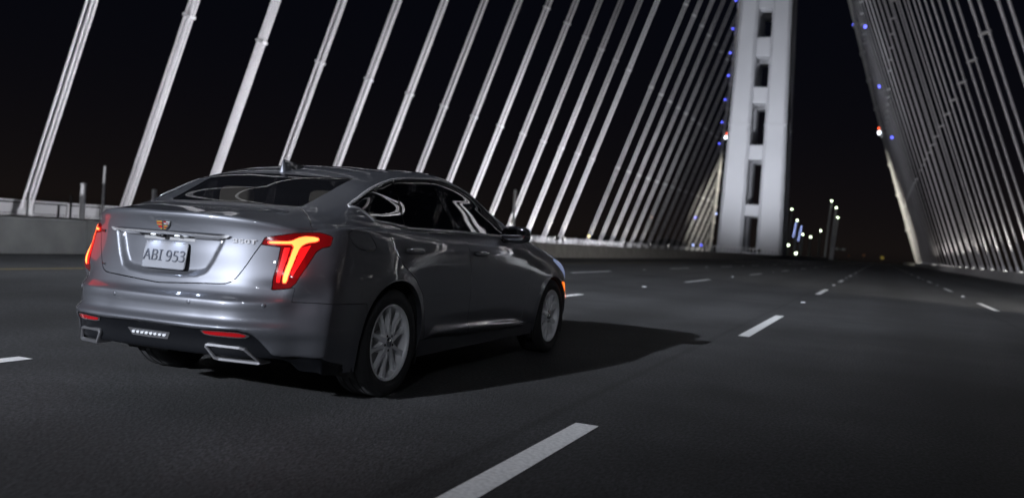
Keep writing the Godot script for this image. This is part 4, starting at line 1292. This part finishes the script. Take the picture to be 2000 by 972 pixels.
	for right in [false, true]:
		var zz := -277.0 if not right else -271.5
		var at := on_plane(zz, cable_height(zz, right), right) + Vector3(0.75 if not right else -0.9, 0.1, 0.8)
		var t := thing("aviation_lamp", "red over white warning lamp on the %s main cable" % ("right" if right else "left"), "lamp", at, "warning lamps on the main cables")
		part("red_bulb", superblob(Vector3(0.6, 0.6, 0.6), 0.8, 8, 12), mats.red_lamp, t, Vector3(0, 1.25, 0))
		part("white_bulb", superblob(Vector3(0.75, 1.05, 0.75), 0.8, 8, 12), mats.white_lamp, t)
		part("bracket", tube(PackedVector3Array([Vector3.ZERO, Vector3(-0.75 if not right else 0.9, -0.1, -0.8)]), 0.08, 6), mats.dark_steel, t)
	# signs far down the road
	for p in [[Vector3(4.86, 2.0, -330), 0.95, "sign_yellow", "small yellow warning sign far down the road"], [Vector3(-1.1, 2.4, -330), 0.8, "sign_orange", "dim orange sign left of the yellow one"], [Vector3(-5.9, 1.95, -330), 0.6, "sign_orange", "faint orange sign farthest left down the road"]]:
		var t := thing("road_sign", p[3], "sign", Vector3(p[0].x, 0, p[0].z), "signs far down the road")
		part("post", tube(PackedVector3Array([Vector3.ZERO, Vector3(0, p[0].y, 0)]), 0.05, 6), mats.dark_steel, t, Vector3(0, 0, -0.08))
		part("panel", prism(poly([-0.5, 0, 0, -0.5, 0.5, 0, 0, 0.5]), 0.06), mats[p[2]], t, Vector3(0, p[0].y, 0)).scale = Vector3(p[1] * 1.5, p[1] * 1.5, 1)
	var g := thing("sign_gantry", "small pale gantry beam beside the bright far lamp poles", "gantry", Vector3(-12.6, 0, -340))
	part("beam", soft_box(Vector3(4.2, 0.7, 0.4), 0.05), mats.lamp_pole, g, Vector3(2.9, 4.1, 0))
	part("column", soft_box(Vector3(0.45, 4.6, 0.45), 0.05), mats.lamp_pole, g, Vector3(0.6, 2.2, 0))
	part("column", soft_box(Vector3(0.45, 4.6, 0.45), 0.05), mats.lamp_pole, g, Vector3(-1.6, 2.2, 0))

func far_land() -> void:
	structure("water", sheet(-4000, 4000, 3000, -4000), mats.water, Vector3(0, -48, 0))
	var f := FastNoiseLite.new()
	f.seed = 11
	f.frequency = 0.0042
	f.fractal_octaves = 5
	var st := SurfaceTool.new()
	st.begin(Mesh.PRIMITIVE_TRIANGLES)
	var pts := []
	var nx := 150
	var nz := 7
	for j in nz:
		for i in nx:
			var x := lerpf(-2200.0, 900.0, float(i) / (nx - 1))
			var z := -1250.0 - 130.0 * j + x * 0.35
			var crest := [0.0, 0.55, 0.8, 1.0, 0.9, 0.6, 0.0][j] as float
			var y := -49.0 + crest * (53.0 + 30.0 * f.get_noise_2d(x, 0.0) + 10.0 * f.get_noise_2d(x * 4.0, j * 90.0)) * clampf(1.25 - absf(x + 900.0) / 1500.0, 0.35, 1.0)
			pts.append(Vector3(x, y, z))
	for j in nz - 1:
		for i in nx - 1:
			var a: Vector3 = pts[j * nx + i]
			var b: Vector3 = pts[j * nx + i + 1]
			var c: Vector3 = pts[(j + 1) * nx + i + 1]
			var d: Vector3 = pts[(j + 1) * nx + i]
			for v in [a, c, b, a, d, c]:
				st.add_vertex(v)
	st.generate_normals()
	structure("hills", st.commit(), mats.hill)

func lamp_mast(label: String, foot: Vector3, head: Vector3, aim: Vector3, energy: float, cone: float, soft: float) -> void:
	var t := thing("lamp_mast", label, "street lamp", foot, "lamp masts along the deck")
	var h := head - foot
	part("pole", tube(PackedVector3Array([Vector3.ZERO, Vector3(0, h.y - 0.3, 0)]), 0.14, 12, true, 0.09), mats.lamp_pole, t)
	part("arm", tube(PackedVector3Array([Vector3(0, h.y - 0.4, 0), Vector3(h.x * 0.5, h.y + 0.1, h.z * 0.5), Vector3(h.x, h.y + 0.05, h.z)]), 0.06, 8), mats.lamp_pole, t)
	var lamp := part("lamp_head", soft_box(Vector3(0.7, 0.12, 0.4), 0.03), mats.lamp_pole, t, h)
	for x in [-0.17, 0.17]:
		part("light_panel", soft_box(Vector3(0.26, 0.02, 0.3), 0.004), mats.lamp_panel, lamp, Vector3(x, -0.075, 0))
	var s := SpotLight3D.new()
	s.name = "mast_light"
	s.light_color = Color(0.93, 0.955, 1.0)
	s.light_energy = energy
	s.light_size = soft
	s.spot_angle = cone
	s.spot_angle_attenuation = 0.9
	s.spot_range = 400.0
	s.spot_attenuation = 2.0
	s.shadow_enabled = true
	t.add_child(s)
	s.look_at_from_position(head + Vector3(0.0, -0.45, 0.0), aim, Vector3.BACK)

func lamp_masts() -> void:
	# behind the camera on the left: throws the car's shadow forward and to the right
	lamp_mast("tall lamp mast on the left barrier far behind the camera", Vector3(-12.75, 0.75, 51.0), Vector3(-11.9, 17.7, 51.0), Vector3(-1.8, 0.0, -16.0), MAST_LIGHT, 9.6, 0.30)
	# beside the car on the left, just out of the picture: lights the left shoulder and the barrier
	lamp_mast("lamp mast on the left barrier just outside the picture's left edge", Vector3(-12.75, 0.75, -4.0), Vector3(-6.6, 11.0, -5.5), Vector3(-11.5, 0.0, -10.0), 48.0, 46.0, 0.30)
	lamp_mast("lamp mast on the left barrier beside the camera, its arm reaching over the lanes", Vector3(-12.75, 0.75, -0.5), Vector3(-5.6, 11.6, -6.0), Vector3(-1.5, 0.0, -15.0), 100.0, 38.0, 0.30)
	# behind the camera on the right, weaker
	lamp_mast("lamp mast on the right barrier behind the camera", Vector3(13.45, 0.87, 26.0), Vector3(11.0, 12.0, 26.0), Vector3(0.0, 0.5, -4.0), 80.0, 50.0, 0.30)
	# ahead on the right, out of the picture: light the right shoulder that the car's flank mirrors
	lamp_mast("nearer lamp mast on the right barrier outside the picture's right edge", Vector3(13.45, 0.87, -18.0), Vector3(10.8, 9.0, -18.0), Vector3(13.2, 0.9, -20.0), 520.0, 29.0, 0.30)
	lamp_mast("farther lamp mast on the right barrier outside the picture's right edge", Vector3(13.45, 0.87, -34.0), Vector3(10.8, 9.0, -34.0), Vector3(13.2, 0.9, -36.0), 520.0, 29.0, 0.30)
	flood("floodlight on the right barrier aimed across at the left barrier", Vector3(13.42, 0.88, -14.0), Vector3(-12.6, 1.6, -60.0), 420.0, 24.0, Color(1.0, 0.98, 0.95))
	for z in [-22.0, -30.0]:
		flood("floodlight on the left barrier behind the car, %s of two" % ("nearer" if z > -25.0 else "farther"), Vector3(-12.70, 0.76, z), Vector3(10.5, 13.0, z - 4.0), 2600.0, 32.0, Color(0.98, 0.98, 1.0))
	for z in [-48.0, -88.0, -128.0]:
		flood("floodlight on the opposite deck aimed at the right suspenders, %s from the camera" % ORDINALS[roundi((-48.0 - z) / 40.0)], Vector3(-28.28, 0.53, z), Vector3(9.0, 18.0, z - 14.0), 260.0, 42.0, Color(0.98, 0.96, 1.0))
	for z in [-30.0, -58.0, -86.0, -114.0, -142.0, -170.0, -198.0]:
		flood("floodlight on the opposite deck aimed at the left suspenders, %s from the camera" % ORDINALS[roundi((-30.0 - z) / 28.0)], Vector3(-28.28, 0.53, z), Vector3(-52.0, 13.0, z - 8.0), ROPE_FLOOD * (1.0 if z > -100.0 else 1.7), 52.0, Color(0.97, 0.97, 1.0))
	flood("floodlight on the opposite deck aimed at the left main cable's foot", Vector3(-28.28, 0.53, -250.0), Vector3(-49.0, 19.0, -306.0), 4200.0, 24.0, Color(1.0, 0.98, 0.92))
	flood("floodlight on the near barrier aimed at the right main cable's foot", Vector3(-12.72, 0.76, -240.0), Vector3(9.5, 18.0, -294.0), 4200.0, 24.0, Color(1.0, 0.98, 0.92))
	flood("floodlight on the opposite deck beside the white posts", Vector3(-28.28, 0.53, -11.0), Vector3(-40.0, 6.0, -40.0), 110.0, 50.0, Color(0.97, 0.97, 1.0))
	flood("floodlight on the opposite deck aimed up at the left main cable", Vector3(-28.28, 0.53, -40.0), Vector3(-39.5, 45.0, -45.0), 4200.0, 30.0, Color(0.97, 0.98, 1.0))
	flood("floodlight on the right barrier aimed up at the right main cable", Vector3(13.42, 0.88, -20.0), Vector3(2.5, 38.0, -22.0), 4200.0, 34.0, Color(0.97, 0.98, 1.0))
	flood("floodlight on the near barrier aimed up at the tower", Vector3(-12.72, 0.76, -132.0), Vector3(-19.4, 30.0, -171.0), FLOOD, 38.0, Color(0.95, 0.965, 1.0))
	flood("floodlight on the opposite barrier aimed up at the tower", Vector3(-28.28, 0.53, -128.0), Vector3(-19.4, 30.0, -171.0), FLOOD, 38.0, Color(0.95, 0.965, 1.0))

func flood(label: String, at: Vector3, aim: Vector3, energy: float, cone: float, tint: Color) -> void:
	var f := thing("floodlight", label, "floodlight", at, "floodlights on the bridge")
	part("bracket", soft_box(Vector3(0.12, 0.4, 0.12), 0.02), mats.dark_steel, f, Vector3(0, 0.2, 0))
	var body := part("housing", soft_box(Vector3(0.5, 0.4, 0.25), 0.04), mats.dark_steel, f, Vector3(0, 0.55, 0))
	body.look_at_from_position(f.position + Vector3(0, 0.55, 0), aim)
	part("light_panel", soft_box(Vector3(0.42, 0.32, 0.02), 0.004), mats.uplight, body, Vector3(0, 0, -0.137))
	var s := SpotLight3D.new()
	s.name = "flood_light"
	s.light_color = tint
	s.light_energy = energy
	s.light_size = 0.2
	s.spot_angle = cone
	s.spot_angle_attenuation = 1.0
	s.spot_range = 300.0
	s.spot_attenuation = 2.0
	s.shadow_enabled = true
	f.add_child(s)
	s.look_at_from_position(f.position + Vector3(0, 0.55, 0) + (aim - at).normalized() * 0.3, aim)

# ------------------------------------------------------------------

const MAST_LIGHT := 7400.0
const UPLIGHT := 26.0
const ROPE_FLOOD := 860.0
const FLOOD := 1250.0
const TAIL_LIGHT := 0.014
const PLATE_LIGHT := 0.017

func road_wear() -> ImageTexture:
	# oil between the wheels, paler wheel tracks, joints and blotches, over the road's width and 40 m of its length
	var w := 512
	var h := 1024
	var img := Image.create(w, h, false, Image.FORMAT_RGB8)
	var big := FastNoiseLite.new()
	big.seed = 41
	big.frequency = 0.012
	big.fractal_octaves = 4
	var fine := FastNoiseLite.new()
	fine.seed = 42
	fine.frequency = 0.05
	fine.fractal_octaves = 4
	var lanes := [-7.15, -3.48, 0.28, 4.33, 8.3]
	for y in h:
		# the pattern meets itself at both ends
		var a := TAU * y / h
		for x in w:
			var at := lerpf(-12.9, 13.9, (x + 0.5) / w)
			var n := big.get_noise_3d(x * 0.9, cos(a) * 160.0, sin(a) * 160.0)
			var f := fine.get_noise_3d(x * 1.4, cos(a) * 160.0, sin(a) * 160.0)
			var v := 0.82 + 0.26 * n + 0.15 * f
			for c in lanes:
				var d: float = absf(at - c)
				v -= (0.13 + 0.10 * f) * exp(-pow(d / 0.42, 2.0))
				v += 0.06 * exp(-pow((d - 0.85) / 0.3, 2.0))
			if absf(at + 5.62) < 0.03 or absf(at - 1.95) < 0.03 or absf(at - 6.1) < 0.03:
				v -= 0.22
			v = clampf(v, 0.35, 1.0)
			img.set_pixel(x, y, Color(v, v, v))
	return ImageTexture.create_from_image(img)

func make_materials() -> void:
	var p := mat("paint", lin(0.142, 0.147, 0.165), 0.48, 0.80, 1.0)
	p.clearcoat_roughness = 0.025
	mat("rubber", lin(0.018, 0.018, 0.019), 0.78)
	mat("alloy", lin(0.86, 0.86, 0.87), 0.38, 0.30)
	mat("bright_trim", lin(0.66, 0.66, 0.68), 0.25, 0.7)
	mat("chrome", lin(0.62, 0.63, 0.65), 0.10, 1.0)
	mat("satin", lin(0.45, 0.45, 0.47), 0.28, 0.9)
	mat("steel", lin(0.28, 0.28, 0.28), 0.45, 0.9)
	var bt := mat("black_trim", lin(0.006, 0.0065, 0.008), 0.38)
	bt.metallic_specular = 0.35
	mat("soot", lin(0.003, 0.003, 0.003), 0.95)
	mat("black_gloss", lin(0.008, 0.008, 0.009), 0.08, 0.0, 0.5)
	mat("underbody", lin(0.012, 0.012, 0.012), 0.9)
	mat("black_cloth", lin(0.012, 0.012, 0.013), 0.9)
	mat("headliner", lin(0.16, 0.15, 0.14), 0.95)
	mat("seat_fabric", lin(0.42, 0.38, 0.32), 0.85)
	mat("mirror_glass", lin(0.5, 0.5, 0.52), 0.03, 1.0)
	var g := mat("dark_glass", lin(0.006, 0.006, 0.007, 0.94), 0.02)
	g.transparency = BaseMaterial3D.TRANSPARENCY_ALPHA
	var g2 := mat("rear_glass", lin(0.006, 0.006, 0.007, 0.80), 0.02)
	g2.transparency = BaseMaterial3D.TRANSPARENCY_ALPHA
	var lr := mat("lamp_red", lin(0.13, 0.002, 0.003), 0.12, 0.0, 1.0)
	lr.emission_enabled = true
	lr.emission = lin(1.0, 0.02, 0.02)
	lr.emission_energy_multiplier = 0.03
	glow("lamp_lit", lin(1.0, 0.05, 0.025), 1.1)
	glow("lamp_pane", lin(1.0, 0.010, 0.012), 0.30)
	glow("lamp_bar", lin(1.0, 0.36, 0.075), 1.5)
	mat("reflector", lin(0.42, 0.006, 0.010), 0.15, 0.0, 1.0)
	glow("amber", lin(1.0, 0.22, 0.02), 1.3)
	glow("headlamp", lin(0.45, 0.55, 0.95), 0.28)
	mat("white_lens", lin(0.55, 0.56, 0.58), 0.2)
	mat("plate", lin(0.20, 0.205, 0.225), 0.35)
	mat("plate_ink", lin(0.05, 0.055, 0.07), 0.3)
	glow("plate_lamp", lin(0.85, 0.92, 1.0), 2.5)
	mat("gold", lin(0.72, 0.42, 0.08), 0.25, 0.6)
	mat("crest_red", lin(0.28, 0.008, 0.012), 0.25)
	mat("silver", lin(0.55, 0.55, 0.57), 0.3, 0.5)
	# bridge
	var grain := noise_tex(0.085, 3, lin(0.008, 0.008, 0.009), lin(0.092, 0.094, 0.099), 1024, 6)
	var relief := noise_tex(0.16, 5, Color.BLACK, Color.WHITE, 1024, 3)
	var m := textured("asphalt", grain, 0.8, 0.82, relief, 0.36)
	m.uv1_scale = Vector3(0.42, 0.42, 0.20)
	m.detail_enabled = true
	m.detail_blend_mode = BaseMaterial3D.BLEND_MODE_MUL
	m.detail_albedo = road_wear()
	m.detail_uv_layer = BaseMaterial3D.DETAIL_UV_2
	var chips := noise_tex(0.05, 14, lin(0.62, 0.62, 0.62), lin(0.95, 0.95, 0.95), 512, 5)
	textured("paint_white", chips, 1.1, 0.7)
	var cgrain := noise_tex(0.02, 21, lin(0.28, 0.28, 0.27), lin(0.40, 0.395, 0.38), 512, 5)
	textured("barrier", cgrain, 0.12, 0.9, relief, 0.08)
	textured("concrete", cgrain, 0.1, 0.9)
	mat("paint_yellow", lin(0.22, 0.16, 0.05), 0.7)
	mat("rope", lin(0.76, 0.745, 0.76), 0.5)
	mat("white_paint", lin(0.72, 0.72, 0.73), 0.5)
	mat("mesh_panel", lin(0.42, 0.42, 0.43), 0.7)
	mat("cable", lin(0.80, 0.79, 0.77), 0.5)
	textured("tower", noise_tex(0.006, 31, lin(0.43, 0.435, 0.46), lin(0.50, 0.505, 0.53), 512, 5), 0.02, 0.6)
	mat("dark_steel", lin(0.06, 0.06, 0.06), 0.6)
	mat("lamp_pole", lin(0.42, 0.42, 0.43), 0.5)
	glow("uplight", lin(1.0, 0.98, 0.95), 6.0)
	glow("lamp_head", lin(0.80, 1.0, 0.66), 13.0)
	glow("lamp_panel", lin(1.0, 0.97, 0.93), 25.0)
	glow("amber_lamp", lin(1.0, 0.50, 0.12), 5.0)
	glow("amber_dim", lin(1.0, 0.5, 0.2), 0.8)
	glow("warm_lamp", lin(1.0, 0.85, 0.35), 6.0)
	glow("blue_lamp", lin(0.10, 0.12, 1.0), 5.0)
	glow("blue_white", lin(0.40, 0.50, 1.0), 3.5)
	glow("red_lamp", lin(1.0, 0.10, 0.03), 6.0)
	glow("white_lamp", lin(0.85, 0.92, 1.0), 5.0)
	mat("sign_yellow", lin(0.55, 0.40, 0.01), 0.5)
	mat("sign_orange", lin(0.20, 0.07, 0.01), 0.6)
	mat("water", lin(0.004, 0.005, 0.007), 0.12)
	mat("hill", lin(0.012, 0.013, 0.011), 1.0)

func _ready() -> void:
	# camera
	var cam := Camera3D.new()
	cam.name = "camera"
	add_child(cam)
	var at := CameraAttributesPhysical.new()
	at.frustum_focal_length = 43.36
	at.exposure_aperture = 2.1
	at.frustum_focus_distance = 6.1
	at.frustum_near = 0.1
	at.frustum_far = 6000.0
	at.exposure_multiplier = 1.0
	cam.attributes = at
	cam.position = CAM_AT
	cam.rotation = CAM_TURN
	cam.fov = CAM_FOV
	cam.near = 0.1
	cam.far = 6000.0
	cam.current = true
	# night sky
	var env := Environment.new()
	env.background_mode = Environment.BG_SKY
	var sky := Sky.new()
	var sm := ProceduralSkyMaterial.new()
	sm.sky_top_color = lin(0.0014, 0.0018, 0.0038)
	sm.sky_horizon_color = lin(0.0080, 0.0060, 0.0054)
	sm.sky_curve = 0.06
	sm.ground_horizon_color = lin(0.0040, 0.0035, 0.0035)
	sm.ground_bottom_color = lin(0.001, 0.001, 0.001)
	sm.sun_angle_max = 0.0
	sky.sky_material = sm
	env.sky = sky
	env.tonemap_mode = Environment.TONE_MAPPER_LINEAR
	env.tonemap_exposure = 1.0
	env.sdfgi_enabled = true
	env.ssao_enabled = true
	env.ssil_enabled = true
	var we := WorldEnvironment.new()
	we.name = "world_environment"
	we.environment = env
	add_child(we)
	# light from behind on the left, low
	var sun := DirectionalLight3D.new()
	sun.name = "night_light"
	sun.light_color = Color(0.97, 0.97, 1.0)
	sun.light_energy = 0.07
	sun.light_angular_distance = 3.5
	sun.shadow_enabled = true
	sun.sky_mode = DirectionalLight3D.SKY_MODE_LIGHT_ONLY
	add_child(sun)
	sun.look_at_from_position(Vector3.ZERO, SUN_TOWARDS)
	make_materials()
	var clamp := CylinderMesh.new()
	clamp.top_radius = 0.62
	clamp.bottom_radius = 0.62
	clamp.height = 1.1
	clamp.radial_segments = 12
	mats_mesh.clamp = clamp
	lamp_masts()
	deck()
	tower()
	suspenders()
	railing()
	far_land()
	build_car()
	distant_lights()
